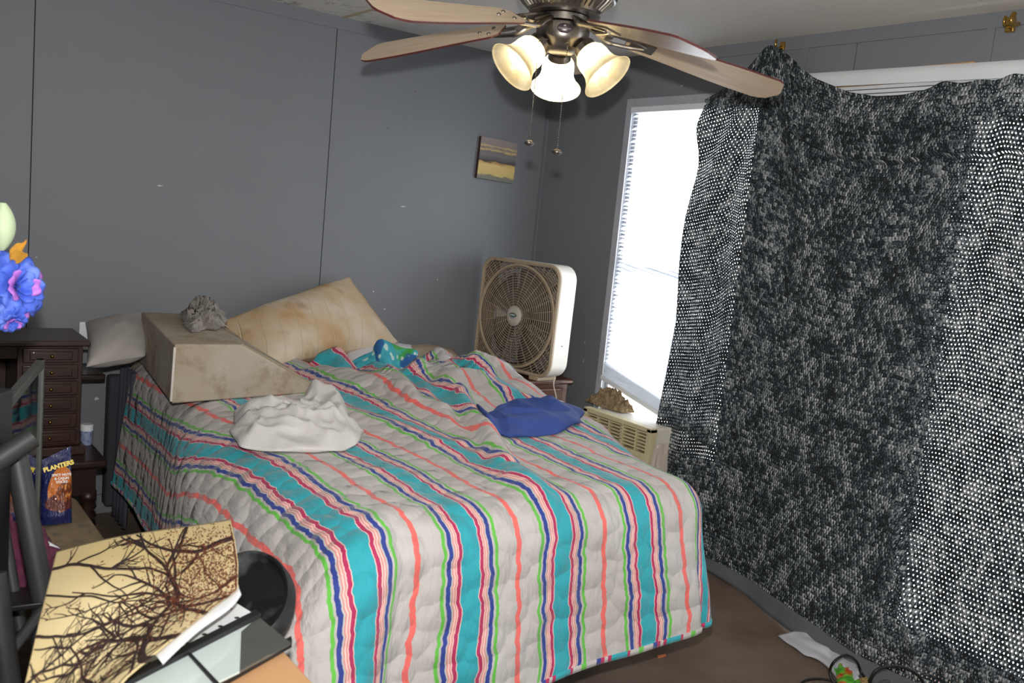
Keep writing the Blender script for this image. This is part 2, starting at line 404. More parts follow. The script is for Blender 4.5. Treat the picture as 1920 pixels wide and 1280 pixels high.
def drape(s, y):
    XR = xr_at(y); XL = xl_at(y)
    """s: distance across the quilt (x on the mattress), y: along it"""
    a = (s - XL) if s < XL else ((s - XR) if s > XR else 0.0); b = min(0, y - YF)
    r = math.hypot(a, b); bx = min(max(s, XL), XR); by = max(y, YF)
    if r < 1e-6:
        mk = sm(-1.85, -1.2, s) * sm(-1.95, -1.2, y) * (1 - sm(XR - .15, XR, s))
        sh = (.045 * nz(s * 4, y * 3.2, 11) + .022 * nz(s * 9, y * 8, 13)) * mk
        return Vector((s + sh, y + .03 * nz(s * 5, y * 5, 17) * mk, ZT + top_h(s, y)))
    dx, dy = a / r, b / r; corner = abs(2 * dx * dy)
    ed = top_h(bx, by) * max(0, 1 - r / .16)
    RBk = RB
    if a < 0: RBk = RB + .13 * min(1, dx * dx + .5 * corner) * (1 - sm(-1.7, -.7, y))
    if r < RBk * 1.5708: hz = RBk * math.sin(r / RBk); dp = RBk * (1 - math.cos(r / RBk))
    else:
        q = r - RBk * 1.5708; flr = .12 + .25 * corner
        if a > 0: flr = .03 + .06 * corner
        hz = RBk + q * math.sin(flr); dp = RBk + q * math.cos(flr)
    fold = ((.012 if a >= 0 else .004) * math.sin((bx + by * .7) * 9 + 1) + (.010 if a >= 0 else .005) * nz(bx * 6, by * 6, 4)) * sm(.08, .4, r)
    hz += fold + .022 * corner * math.sin(math.atan2(abs(dy), abs(dx)) * 6) * sm(.12, .45, r)
    sp_ = (bx + 1.78) * (.12 if bx < -1.78 else .07) * sm(.1, .5, abs(b))
    if a < 0 and b < 0: sp_ += a * .40 * sm(0, .3, -b)
    return Vector((bx + sp_ + dx * hz, by + dy * hz, max(.02, ZT + ed - dp)))
AL, AR, BF = .55, .45, .52
def bf_at(u): return .56 - .12 * u                          # overhang left, right, foot
YH = -.27
def qparam(u, v):
    BF = bf_at(u); y = YH + v * (YF - BF - YH); XR = xr_at(y); XL = xl_at(y); s = XL - AL + u * (XR - XL + AL + AR)
    a = (s - XL) if s < XL else ((s - XR) if s > XR else 0); b = (y - YF) if y < YF else 0
    if a and b:
        A = AL if a < 0 else AR
        a2 = a * math.sqrt(1 - (b / BF) ** 2 * .42); b2 = b * math.sqrt(1 - (a / A) ** 2 * .42)
        s = (XL if a < 0 else XR) + a2; y = YF + b2
    return s, y
def head_line(s):                                   # ragged head edge of the quilt
    return YH + (-.06 - .03 * math.sin(s * 9)) * sm(-1.6, -1.3, s) - .40 * sm(-1.56, -1.42, s) * (1 - sm(-1.0, -.86, s))
def qpos(u, v):
    s, y = qparam(u, v)
    hl = head_line(s); y2 = y + (hl - YH) * max(0, 1 - v * 3)
    return drape(s, y2)
def quv(u, v):
    s, y = qparam(u, v); sh = (.09 * sm(-1.75, -1.15, y) + .015 * sm(-1.1, -.3, y)) * (1 - .9 * sm(-2.0, -1.5, s))
    return (s + 2.04 + 2.8 + sh, y)
bedroot = thing('bed', 'full size bed with bare beige mattress corners under the striped quilt', 'bed', (-1.55, -1.2, 0))
M_tick = mat('beige_ticking', (176, 158, 136), .85, var=.15, bump=.3, bscale=60)
mb = MB(); mb.box((XL - .03, YF - .03, .36), (XR + .03, -.10, ZT - .02)); mb.build('mattress', M_tick, bedroot, bevel=.05)
mb = MB(); mb.box((XL - .01, YF + .02, .16), (XR + .01, -.10, .355)); mb.build('box_spring', mat('grey_striped_ticking', (150, 150, 158), .85), bedroot, bevel=.02)
mb = MB()
for x in (XL + .06, XR - .06): mb.box((x - .02, YF + .08, .12), (x + .02, -.12, .158))
for y in (YF + .1, -1.2, -.2): mb.box((XL + .05, y - .02, .12), (XR - .05, y + .02, .158))
mb.build('bed_frame', M_black, bedroot)
for x in (XL + .1, XR - .1):
    for y in (YF + .5, -.2): mb = MB(); mb.tube([(x, y, 0), (x, y, .12)], .02); mb.build('leg', M_black, bedroot)
mb = MB(); mb.box((XL - .09, -.095, .05), (XR + .03, -.02, .60)); mb.build('headboard', mat('dark_grey_upholstery', (62, 62, 70), .9, bump=.2, bscale=200), bedroot, bevel=.015)
mb = MB(); mb.grid(lambda u, v: Vector((XL - .055 - .012 * math.sin(u * 22) - .01 * v, -.16 - u * .18, .66 - v * .62)), 30, 8)
mb.build('bed_skirt', mat('dark_grey_skirt', (70, 70, 80), .9), bedroot, smooth=True, solid=.004)

quilt = thing('quilt', 'white quilt with teal, navy, green, crimson and coral stripes spread over the bed', 'quilt', (-1.55, -1.2, ZT))
mb = MB(); NU, NV = 200, 210
mb.grid(qpos, NU, NV, quv)
mb.build('striped_face', M_quilt, quilt, smooth=True, solid=.008)
mb = MB()
def edge_strip(fn, n, v0):
    vs = []; uv = []; L = 0; last = None
    for i in range(n + 1):
        p, q = fn(i / n); p = Vector(p); q = Vector(q); d = (p - q).normalized()
        if last is not None: L += (p - last).length
        last = p
        side = Vector((0, 0, 1)).cross(d); side = side.normalized() if side.length > 1e-4 else Vector((1, 0, 0))
        c = p + d * .004
        nrm = (fn(min(1, i / n + .01))[0] - Vector(fn(max(0, i / n - .01))[0])).cross(d).normalized()
        vs += [p - d * .012 + nrm * .007, c + nrm * .005, c - nrm * .009, p - d * .012 - nrm * .012]
        uv += [(0, L + v0)] * 4
    fs = [(i * 4 + j, i * 4 + (j + 1) % 4, (i + 1) * 4 + (j + 1) % 4, (i + 1) * 4 + j) for i in range(n) for j in range(4)]
    mb.add(vs, fs, uv)
edge_strip(lambda t: (qpos(t, 1), qpos(t, .985)), 200, 0)
edge_strip(lambda t: (qpos(0, t), qpos(.015, t)), 160, 4)
edge_strip(lambda t: (qpos(1, t), qpos(.985, t)), 160, 8)
edge_strip(lambda t: (qpos(t, 0), qpos(t, .015)), 160, 12)
mb.build('binding', M_bind, quilt, smooth=True)
# folded-back head edge: outer face striped, underside printed with teal leaves
k = NT('teal_leaf_print')
uvn = k.n('ShaderNodeUVMap')
dots = k.n('ShaderNodeTexVoronoi'); dots.inputs['Scale'].default_value = 26; k.l(uvn.outputs[0], dots.inputs[0])
dm = k.ramp(dots.outputs['Distance'], [(.22, (1, 1, 1)), (.32, (0, 0, 0))])
c1 = k.mix(k.ramp(k.noise(9, 3, uvn.outputs[0]), [(.4, (0, 0, 0)), (.6, (1, 1, 1))]), s2l((48, 150, 166)), s2l((72, 176, 186)))
c1 = k.mix(k.ramp(k.noise(5, 2, uvn.outputs[0]), [(.56, (0, 0, 0)), (.6, (1, 1, 1))]), c1, s2l((58, 150, 60)))
c1 = k.mix(k.ramp(k.noise(6.5, 2, k.scale(uvn.outputs[0], (1.3, -1, 1))), [(.58, (0, 0, 0)), (.62, (1, 1, 1))]), c1, s2l((34, 92, 150)))
k.l(k.mix(k.math('MULTIPLY', dm, .75), c1, s2l((206, 222, 208))), k.b.inputs['Base Color']); k.b.inputs['Roughness'].default_value = .8
k.bump(k.noise(30, 3, uvn.outputs[0]), .4, .01)
M_leafprint = k.m
def patch(pts, nu, nv, wr=0.006, seed=0):           # pts rows of 3-D control points -> smooth surface
    Rw = len(pts); Cw = len(pts[0])
    def cr(P, t):
        t *= len(P) - 1; i = min(int(t), len(P) - 2); t -= i
        a = P[max(i - 1, 0)]; b = P[i]; c = P[i + 1]; d = P[min(i + 2, len(P) - 1)]
        return .5 * ((2 * b) + (c - a) * t + (2 * a - 5 * b + 4 * c - d) * t * t + (3 * b - a - 3 * c + d) * t ** 3)
    def f(u, v):
        p = cr([cr([Vector(q) for q in row], u) for row in pts], v)
        return p + Vector((nz(u * 6 + seed, v * 6, 1), nz(u * 6, v * 6 + seed, 2), nz(u * 5, v * 5, seed + 3))) * wr
    return f
def H(px, py, z): return hit(px, py, 2, z)
def HY(px, py, y): return hit(px, py, 1, y)
# three lobes of the turned-back edge
mb = MB(); f = patch([[HY(582, 684, -.44), HY(600, 665, -.42), HY(632, 652, -.40)], [HY(615, 698, -.52), HY(632, 680, -.50), HY(650, 668, -.46)], [HY(640, 712, -.62), HY(655, 705, -.60), HY(668, 694, -.56)]], 20, 20, .004)
mb.grid(f, 20, 20, lambda u, v: (.105 + u * .085, v * .2)); mb.build('rumpled_edge', M_quilt, quilt, smooth=True, solid=.012)
mb = MB(); f = patch([[HY(650, 684, -.46), HY(696, 660, -.44), HY(712, 640, -.43), HY(748, 650, -.44), HY(782, 662, -.46)],
                      [HY(652, 702, -.54), HY(700, 690, -.52), HY(720, 680, -.52), HY(750, 690, -.52), HY(780, 686, -.54)],
                      [HY(680, 710, -.62), HY(710, 705, -.61), HY(735, 703, -.61), HY(760, 702, -.61), HY(782, 700, -.62)]], 36, 20, .008, 3)
mb.grid(f, 36, 20, lambda u, v: (u * .4, v * .2)); mb.build('printed_underside', M_leafprint, quilt, smooth=True, solid=.01)['label'] = 'teal and green leaf printed underside of the quilt'
mb = MB(); f = patch([[HY(782, 690, -.45), HY(800, 668, -.42), HY(822, 656, -.40), HY(845, 668, -.42)], [HY(786, 706, -.55), HY(808, 690, -.52), HY(832, 676, -.50), HY(858, 684, -.50)], [HY(800, 720, -.66), HY(826, 712, -.64), HY(852, 702, -.62), HY(878, 702, -.60)]], 26, 24, .008, 6)
mb.grid(f, 26, 24, lambda u, v: (.11 + u * .20, v * .25)); mb.build('rumpled_edge', M_quilt, quilt, smooth=True, solid=.014)

# ------------------------------------------------------------------ pillows, wedge, cloths
def pillow(name, corners, th, m, sag=.0, seed=0, power=.5, wr=.006):
    a, b, c, d = [Vector(p) for p in corners]; nrm = (b - a).cross(d - a).normalized()
    mb = MB(); n = 40
    def f(sgn):
        def g(u, v):
            p = a * (1 - u) * (1 - v) + b * u * (1 - v) + c * u * v + d * (1 - u) * v
            e = (16 * u * (1 - u) * v * (1 - v)); h = th * e ** power
            pinch = .07 * (1 - math.sin(math.pi * u)) * 0
            cen = (a + b + c + d) / 4
            k_ = 1 - .10 * (4 * (u - .5) ** 2) * (1 - 4 * (v - .5) ** 2) * 0 - .06 * ((1 - (2 * u - 1) ** 2) * abs(2 * v - 1) ** 3 + (1 - (2 * v - 1) ** 2) * abs(2 * u - 1) ** 3)
            p = cen + (p - cen) * k_
            return p + nrm * sgn * h + Vector((1, 1, 1)) * wr * e ** .3 * (nz(u * 5 + seed, v * 5, sgn) + .4 * nz(u * 13, v * 13 + seed, sgn)) - Vector((0, 0, sag)) * e
        return g
    L = ((b - a).length, (d - a).length)
    mb.grid(f(1), n, n, lambda u, v: (u * L[0], v * L[1])); mb.grid(f(-1), n, n, lambda u, v: (u * L[0], v * L[1]))
    return mb.build(name, m, None, smooth=True)
k = NT('stained_quilted_cream')
uvn = k.n('ShaderNodeUVMap'); sp = k.n('ShaderNodeSeparateXYZ'); k.l(uvn.outputs[0], sp.inputs[0])
base = k.mix(k.ramp(k.noise(4.2, 4, uvn.outputs[0]), [(.38, (0, 0, 0)), (.62, (1, 1, 1))]), s2l((202, 188, 168)), s2l((182, 148, 104)))
base = k.mix(k.ramp(k.noise(7, 5, uvn.outputs[0]), [(.56, (0, 0, 0)), (.78, (1, 1, 1))]), base, s2l((146, 112, 78)))
d1 = k.math('ABSOLUTE', k.math('SUBTRACT', k.math('FRACT', k.math('MULTIPLY', k.math('SUBTRACT', sp.outputs[0], k.math('MULTIPLY', sp.outputs[1], .45)), 11)), .5))
line = k.ramp(d1, [(.46, (0, 0, 0)), (.49, (1, 1, 1))])
k.l(k.mix(k.math('MULTIPLY', line, .45), base, s2l((226, 212, 180))), k.b.inputs['Base Color']); k.b.inputs['Roughness'].default_value = .8
k.bump(k.math('SUBTRACT', k.noise(14, 4, uvn.outputs[0]), k.math('MULTIPLY', line, .6)), .6, .012)
M_cream = k.m
# order of corners: bottom-left, bottom-right, top-right, top-left as seen from the camera
tag(pillow('pillow', [HY(500, 690, -.46), HY(748, 642, -.22), HY(655, 518, -.06), HY(410, 604, -.18)], .095, M_cream, 0, 3),
    'large cream quilted pillow with brown stains leaning against the back wall', 'pillow')
M_greyp = mat('grey_pillow_ticking', (178, 172, 168), .85, var=.12, vscale=5, bump=.3, bscale=40, bdist=.004)
tag(pillow('pillow', [HY(162, 688, -.62), HY(272, 668, -.52), HY(300, 590, -.16), HY(160, 604, -.14)], .06, M_greyp, 0, 8, .45),
    'greyish white pillow poking out over the bed edge behind the foam wedge', 'pillow')
M_whitec = mat('white_cotton', (214, 212, 218), .85, var=.08, bump=.4, bscale=30, bdist=.006)
tag(pillow('pillow', [HY(640, 690, -.42), HY(790, 676, -.42), HY(772, 646, -.14), HY(650, 640, -.14)], .03, M_whitec, 0, 12),
    'flattened white pillow under the big stained cream one', 'pillow')
tag(pillow('pillow', [HY(740, 700, -.42), HY(880, 690, -.40), HY(850, 654, -.10), HY(735, 648, -.10)], .045, M_tick, 0, 15),
    'tan pillow lying flat at the head of the bed near the box fan', 'pillow')
# foam wedge
k = NT('stained_foam_cover')
base = k.mix(k.ramp(k.noise(3, 5), [(.35, (0, 0, 0)), (.7, (1, 1, 1))]), s2l((176, 166, 154)), s2l((152, 138, 114)))
base = k.mix(k.ramp(k.noise(7, 6, rough=.7), [(.50, (0, 0, 0)), (.72, (1, 1, 1))]), base, s2l((122, 104, 76)))
k.l(base, k.b.inputs['Base Color']); k.b.inputs['Roughness'].default_value = .9; k.bump(k.noise(160, 3), .3, .003)
M_foam = k.m
wz = .705
A = H(322, 757, wz); Bq = H(600, 735, wz)
dxw = (Bq - A); hgt = .192; back = H(262, 588, wz + hgt) - H(325, 650, wz + hgt); back.z = 0
lenw = dxw.length; dxn = dxw.normalized()
prof = [(0, 0), (lenw, 0), (lenw, .012), (lenw * .42, hgt * .95), (.0, hgt)]
wd_ = thing('foam_wedge', 'large stained beige foam wedge standing on the bed with its thick end left', 'wedge pillow', A + back * .5 + dxn * .2)
mb = MB(); nb = 10
front = [A + dxn * x + Vector((0, 0, z)) for x, z in prof]
fan_ = [p + back for p in front]
def subgrid(p00, p10, p11, p01, n1=10, n2=10, amp=.006):
    nr = (p10 - p00).cross(p01 - p00).normalized()
    mb.grid(lambda u, v: p00 * (1 - u) * (1 - v) + p10 * u * (1 - v) + p11 * u * v + p01 * (1 - u) * v + nr * amp * nz(u * 3, v * 3, p00.x * 9) * math.sin(math.pi * u) * math.sin(math.pi * v) * 2, n1, n2)
mb.prism(front, back)
o = mb.build('foam_body', M_foam, wd_, bevel=.026)
M_pip = mat('tan_piping', (158, 142, 116), .8)
mb = MB(); mb.tube(bez([front[0] + Vector((-.004, -.004, .01)), (front[0] + front[4]) / 2 + Vector((-.003, -.006, 0)), front[4] + Vector((0, -.002, -.01))], 6), .004, 6)
mb.build('zipper_seam', mat('pale_piping', (206, 196, 188), .7), wd_)
mb = MB(); mb.tube(bez([front[3] + Vector((0, .01, .002)), front[2] + Vector((0, .01, .004))], 6), .0035, 6); mb.build('edge_piping', M_pip, wd_)
mb = MB(); mb.tube(bez([fan_[3] + Vector((0, 0, .002)), fan_[2] + Vector((0, 0, .006))], 6), .0035, 6)
mb.build('edge_piping', M_pip, wd_)

def cloth(name, outline, z, h, m, seed=0, fr=7, thick=.004, lay=None, c=None, amp=.5, power=2.2, zf=None, lat=.7):
    P = [Vector(p) for p in outline]; n = len(P)
    cen = Vector(c) if c else sum(P, Vector()) / n
    N = 160; ring = [P[(i * n // N)].lerp(P[(i * n // N + 1) % n], (i * n / N) % 1) for i in range(N)]
    ring2 = [(ring[i - 2] + ring[i - 1] * 2 + ring[i] * 3 + ring[(i + 1) % N] * 2 + ring[(i + 2) % N]) / 9 for i in range(N)]
    mb = MB(); nr = 46; vs = [cen + Vector((0, 0, h * .8))]; uv = [(cen.x, cen.y)]
    def top(x, y, r):
        wx = .9 * nz(x * fr * .5, y * fr * .5, seed + 7); wy = .9 * nz(x * fr * .5, y * fr * .5, seed + 17)
        b = (1 - r ** power); q = 0
        for o_, (f_, a_) in enumerate(((.55, .5), (1.2, .3), (2.5, .2))):
            q += a_ * max(0, 1 - 2.4 * abs(nz(x * fr * f_ + wx, y * fr * f_ * .8 + wy, seed + o_ * 3))) ** 1.3
        return h * b * (1 - amp + amp * q * 1.5)
    for j in range(1, nr + 1):
        r = j / nr
        for i in range(N):
            p = cen.lerp(ring2[i], r); zz = top(p.x, p.y, r) + (.006 * (1 + math.sin(i * .22 + seed)) * sm(.8, 1, r))
            vs.append(Vector((p.x + .02 * lat * nz(p.x * fr * 1.5, p.y * fr * 1.5, seed), p.y + .02 * lat * nz(p.x * fr * 1.5, p.y * fr * 1.5, seed + 5), (zf(p.x, p.y) if zf else z) + zz))); uv.append((p.x, p.y))
    for i in range(N):
        p = cen.lerp(ring2[i], .96); vs.append(Vector((p.x, p.y, (zf(p.x, p.y) if zf else z) + .0))); uv.append((p.x, p.y))
    fs = [(0, 1 + i, 1 + (i + 1) % N) for i in range(N)]
    for j in range(nr):
        for i in range(N):
            a = 1 + j * N + i; b = 1 + j * N + (i + 1) % N; fs.append((a, a + N, b + N, b))
    mb.add(vs, fs, uv)
    return mb.build(name, m, None, smooth=True)
M_towel = mat('white_terry', (204, 201, 198), .95, var=.08, vscale=8, bump=.5, bscale=220, bdist=.003, spots=(9, .66, (190, 184, 170)))
tw = [H(x, y, .705) for x, y in ((436, 782), (432, 822), (452, 843), (505, 850), (575, 852), (640, 845), (672, 838), (678, 812), (655, 790), (640, 762), (610, 738), (590, 745), (555, 768), (500, 766), (462, 764))]
zq = lambda x, y: ZT + top_h(x, y) + .012
tag(cloth('towel', tw, .70, .075, M_towel, 5, 8, amp=.66, power=4.5, lat=.6, zf=zq), 'crumpled white towel on the striped quilt in front of the wedge', 'towel')
M_blue = mat('blue_jersey', (50, 74, 146), .8, var=.18, vscale=7, bump=.35, bscale=160, bdist=.002)
bt = [H(x, y, .715) for x, y in ((892, 793), (905, 812), (950, 824), (1000, 818), (1050, 812), (1088, 796), (1092, 776), (1060, 770), (1035, 762), (1000, 764), (960, 766), (925, 776))]
tag(cloth('shirt', bt, .71, .046, M_blue, 14, 4.5, amp=.8, power=4, zf=zq), 'folded royal blue shirt lying on the quilt near the box fan', 'shirt')
M_rag = mat('dirty_grey_rag', (140, 134, 128), .9, var=.3, vscale=18, bump=.4, bscale=120)
wtop = wz + hgt
rg = [H(x, y, wtop - .005) for x, y in ((338, 592), (345, 612), (360, 626), (385, 618), (405, 620), (425, 606), (418, 592), (398, 586), (375, 580), (352, 584))]
tag(cloth('rag', rg, wtop - .004, .075, M_rag, 21, 30, amp=.7, power=2.5, lat=.9), 'crumpled dirty grey rag on top of the foam wedge', 'rag')

# ------------------------------------------------------------------ nightstand, box fan, things on it
NX0, NX1, NY0, NY1, NZ = -.74, -.105, -.565, -.03, .63
ns = thing('nightstand', 'reddish brown wooden nightstand in the corner under the box fan', 'nightstand', ((NX0 + NX1) / 2, (NY0 + NY1) / 2, 0))
mb = MB(); mb.box((NX0 + .02, NY0 + .02, .06), (NX1 - .02, NY1, NZ - .025)); mb.build('body', M_redwood, ns, bevel=.004)
mb = MB(); mb.box((NX0, NY0, NZ - .025), (NX1, NY1, NZ)); mb.build('top', M_redwood, ns, bevel=.008)
for z0, z1 in ((.34, .585), (.08, .325)):
    mb = MB(); mb.box((NX0 + .06, NY0 + .006, z0), (NX1 - .06, NY0 + .02, z1)); dw = mb.build('drawer', M_redwood, ns, bevel=.006)
    mb = MB(); mb.lathe([(.008, 0), (.006, .01), (.014, .018), (.012, .026), (.002, .028)], 16, frame(((NX0 + NX1) / 2, NY0 + .006, (z0 + z1) / 2), (1, 0, 0), (0, 0, 1)))
    mb.build('knob', M_brass, dw, smooth=True)
for x in (NX0 + .05, NX1 - .05):
    for y in (NY0 + .05, NY1 - .05): mb = MB(); mb.box((x - .025, y - .025, 0), (x + .025, y + .025, .06)); mb.build('foot', M_redwood, ns)
# box fan
yaw = -1.409
FU = Vector((math.cos(yaw), math.sin(yaw), 0)); FN = Vector((FU.y, -FU.x, 0)); FUP = (Vector((0, 0, 1)) - FN * .02).normalized()
FO = Vector((-.374, -.383, NZ + .018)); FWd, FH, FD = .53, .545, .115
def fp(x, y, z): return FO + FU * x + FUP * y + FN * z            # x across, y up, z out of the front
FC = (0, FH / 2)
bf = thing('box_fan', 'dirty white box fan with beige round grille standing on the nightstand', 'fan', FO)
def rrect(w, h, r, n=8):
    pts = []
    for cx, cy, a0 in ((w / 2 - r, h / 2 - r, 0), (-w / 2 + r, h / 2 - r, 90), (-w / 2 + r, -h / 2 + r, 180), (w / 2 - r, -h / 2 + r, 270)):
        for i in range(n + 1):
            a = R(a0 + 90 * i / n); pts.append((cx + r * math.cos(a), cy + r * math.sin(a)))
    return pts
def ringmesh(mb, rings):                                        # rings: list of (pts2d, depth)
    n = len(rings[0][0]); vs = []
    for pts, z in rings:
        for x, y in pts: vs.append(fp(x, y + FC[1], z))
    m2 = len(rings)
    mb.add(vs, [(j * n + i, j * n + (i + 1) % n, ((j + 1) % m2) * n + (i + 1) % n, ((j + 1) % m2) * n + i) for j in range(m2) for i in range(n)])
o1 = rrect(FWd, FH, .075); i1 = rrect(FWd - .008, FH - .008, .071)
mb = MB(); ringmesh(mb, [(o1, 0), (o1, -FD), (i1, -FD), (i1, 0)]); nq = len(o1); mb.mi = [1 if 2 * nq <= i < 3 * nq else 0 for i in range(len(mb.f))]; mb.build('housing', [M_white2, mat('darker_brown_inside', (96, 84, 70), .8)], bf, smooth='auto')  # inner faces coloured a darker brown than the outer shell
M_beige = mat('yellowed_beige_plastic', (172, 154, 130), .5, var=.12, spots=(16, .62, (128, 104, 78)))
mb = MB(); o2 = rrect(FWd + .004, FH + .004, .076); i2 = rrect(FWd - .03, FH - .03, .062)
ringmesh(mb, [(o2, -.006), (o2, .004), (rrect(FWd - .012, FH - .012, .07), .010), (i2, .006), (i2, -.006)]); mb.build('front_bezel', M_beige, bf, smooth='auto')
def ringpts(r, n=72, z=0): return [fp(r * math.cos(2 * math.pi * i / n), FC[1] + r * math.sin(2 * math.pi * i / n), z) for i in range(n)]
def grille(name, zz, m):
    mb = MB()
    for j in range(16): mb.tube(ringpts(.05 + j * .0127, 60, zz + .012 * (1 - ((.05 + j * .0127) / .25) ** 2)), .0016, 5, closed=True)
    for i in range(28):
        a = 2 * math.pi * i / 28; r0 = .04 if i % 2 == 0 else .12
        pts = [fp(r * math.cos(a), FC[1] + r * math.sin(a), zz + .012 * (1 - (r / .25) ** 2)) for r in (r0, .5 * (r0 + .25), .25)]
        mb.tube(pts, .0015, 5)
    hw, hh, cr = FWd / 2 - .016, FH / 2 - .016, .06
    def inside(x, y):
        ax, ay = abs(x), abs(y)
        if ax > hw or ay > hh: return False
        if ax > hw - cr and ay > hh - cr: return math.hypot(ax - hw + cr, ay - hh + cr) < cr
        return True
    j = 0
    while .268 + j * .0127 < .36:                                    # the corner arcs
        r = .268 + j * .0127; j += 1; seg = []
        for i in range(241):
            a = 2 * math.pi * i / 240; x, y = r * math.cos(a), r * math.sin(a)
            if inside(x, y): seg.append(fp(x, FC[1] + y, zz - .001))
            else:
                if len(seg) > 2: mb.tube(seg, .0016, 5)
                seg = []
    for q in range(4):
        for t in (-14, -7, 0, 7, 14):
            a = R(45 + 90 * q + t); r1 = .25
            while inside(r1 * math.cos(a), r1 * math.sin(a)): r1 += .004
            mb.tube([fp(.25 * math.cos(a), FC[1] + .25 * math.sin(a), zz), fp(r1 * math.cos(a), FC[1] + r1 * math.sin(a), zz)], .0015, 5)
    return mb.build(name, m, bf, smooth=True)
grille('front_grille', .004, M_beige); grille('rear_grille', -FD + .004, M_beige)
mb = MB(); mb.tube(ringpts(.252, 72, .004), .0075, 8, closed=True); mb.build('grille_ring', M_beige, bf, smooth=True)
mb = MB(); Mf = frame(fp(0, FC[1], .012), FU, FUP); mb.lathe([(.001, .012), (.03, .011), (.047, .007), (.05, 0), (.05, -.004)], 40, Mf, cap=False); hub = mb.build('badge', mat('cream_badge', (196, 188, 176), .4), bf, smooth=True)
M_green = mat('dark_teal_print', (34, 84, 92), .5)
mb = MB(); mb.lathe([(.0, .0130), (.026, .0126)], 30, Mf @ Matrix.Translation((0, .004, -.0)) @ Matrix.Diagonal((1, .42, 1, 1)), cap=False)
mb.v = [v for v in mb.v]; mb.build('logo_oval', M_green, hub)
text('logo_lettering', 'LASKO', .0125, Mf @ Matrix.Translation((0, .004, .0138)), mat('pale_lettering', (216, 216, 208), .5), hub, .0003, .0004)
text('logo_lettering', 'PRODUCTS', .006, Mf @ Matrix.Translation((0, -.011, .0125)), M_green, hub, .0003)
M_fblade = mat('grey_fan_blade', (96, 90, 84), .5)
mb = MB()
for b_ in range(5):
    a0 = 2 * math.pi * b_ / 5
    def bfn(u, v, a0=a0):
        a = a0 + (u - .5) * (1.0 - .1 * v); r = .045 + .185 * v
        return fp(r * math.cos(a), FC[1] + r * math.sin(a), -.055 + (u - .5) * .045)
    mb.grid(bfn, 10, 6)
mb.lathe([(.045, -.02), (.045, .02)], 20, frame(fp(0, FC[1], -.055), FU, FUP)); mb.build('fan_rotor', M_fblade, bf, smooth='auto', solid=.002)
for x in (-.17, .17): mb = MB(); mb.box((-.03, -.018, -FD - .01), (.03, .002, .012), frame(fp(x, 0, 0), FU, FUP)); mb.build('foot', M_beige, bf, bevel=.004)
mb = MB(); mb.lathe([(.012, 0), (.011, .006), (.004, .008)], 16, frame(fp(.1, FH, -.05), FU, FN)); mb.build('speed_knob', M_black, bf, smooth=True)
mb = MB(); mb.box((.266, .16, -.065), (.2665, .166, -.058), frame(fp(0, 0, 0), FU, FUP)); mb.build('side_slot', M_black, bf)
mb = MB(); cp = [H(1036, 716, .63), HY(1041, 735, -.60), HY(1046, 770, -.60), HY(1044, 830, -.60)]
mb.tube(bez([fp(.22, .01, -.09), HY(1038, 722, -.60), HY(1043, 745, -.60), HY(1045, 775, -.61), HY(1042, 850, -.61), HY(1040, 900, -.6)], 8), .0028, 8); mb.build('power_cord', mat('cream_cord', (212, 200, 184), .5), bf, smooth=True)
# chrome dome & black things
cd_ = H(922, 697, NZ + .02)
lp = thing('chrome_lamp_base', 'small chrome domed lamp base on a black dish beside the box fan', 'lamp', (cd_.x, cd_.y, NZ))
T0 = Matrix.Translation((cd_.x, cd_.y, NZ))
mb = MB(); mb.lathe([(.001, .0), (.066, .0), (.068, .006), (.05, .012), (.001, .012)], 32, T0, cap=False); mb.build('dish', M_black, lp, smooth='auto')
mb = MB(); mb.lathe([(.034, .012)] + [(.034 * math.cos(R(a)), .022 + .034 * math.sin(R(a))) for a in range(0, 90, 9)] + [(.001, .056)], 32, T0); mb.build('dome', mat('chrome', (190, 190, 190), .12, 1.0), lp, smooth=True)
q = H(880, 690, NZ + .03)
mb = MB(); mb.box((-.07, -.05, 0), (.06, .05, .05), Matrix.Translation((q.x + .02, q.y + .10, NZ)) @ Matrix.Rotation(.3, 4, 'Z')); tag(mb.build('clock_radio', M_black, bevel=.012), 'small black box at the front left of the box fan', 'clock radio')

# ------------------------------------------------------------------ air conditioner
M_ac = mat('cream_ac_plastic', (212, 200, 160), .5, var=.08)
ax_, az_ = -.17, .535
ac = thing('air_conditioner', 'cream window air conditioner under the narrow window blind', 'air conditioner', (-.05, -.99, .25))
mb = MB(); mb.box((ax_ + .01, -1.205, .22), (.20, -.785, az_)); mb.build('case', mat('pale_steel_case', (220, 214, 200), .5), ac, bevel=.01)
mb = MB(); y0, y1 = -.765, -1.215
mb.box((ax_ - .03, y1, .20), (ax_ + .01, y0, .42)); mb.box((ax_ - .03, y1, az_ - .015), (ax_ + .01, y0, az_ + .005)); mb.box((ax_ - .03, y1, .42), (ax_ + .01, y1 + .025, az_)); mb.box((ax_ - .03, y0 - .025, .42), (ax_ + .01, y0, az_))
mb.box((ax_ - .028, -1.035, .42), (ax_ + .01, -1.02, az_)); 
for y in (-.86, -.94, -1.12, -1.19): mb.box((ax_ - .026, y - .003, .42), (ax_ + .01, y + .003, az_))
for i in range(6): mb.box((ax_ - .028, y1 + .02, .432 + i * .0155), (ax_ + .005, y0 - .02, .4385 + i * .0155))
mb.build('front_grille', M_ac, ac, bevel=.0015)
mb = MB(); mb.box((ax_ + .002, y1 + .02, .41), (ax_ + .009, y0 - .02, az_ - .01)); mb.build('louver_cavity', M_black, ac)
M_foam2 = mat('brown_fibre_insulation', (150, 128, 96), 1, var=.4, vscale=50, bump=1, bscale=60, bdist=.02)
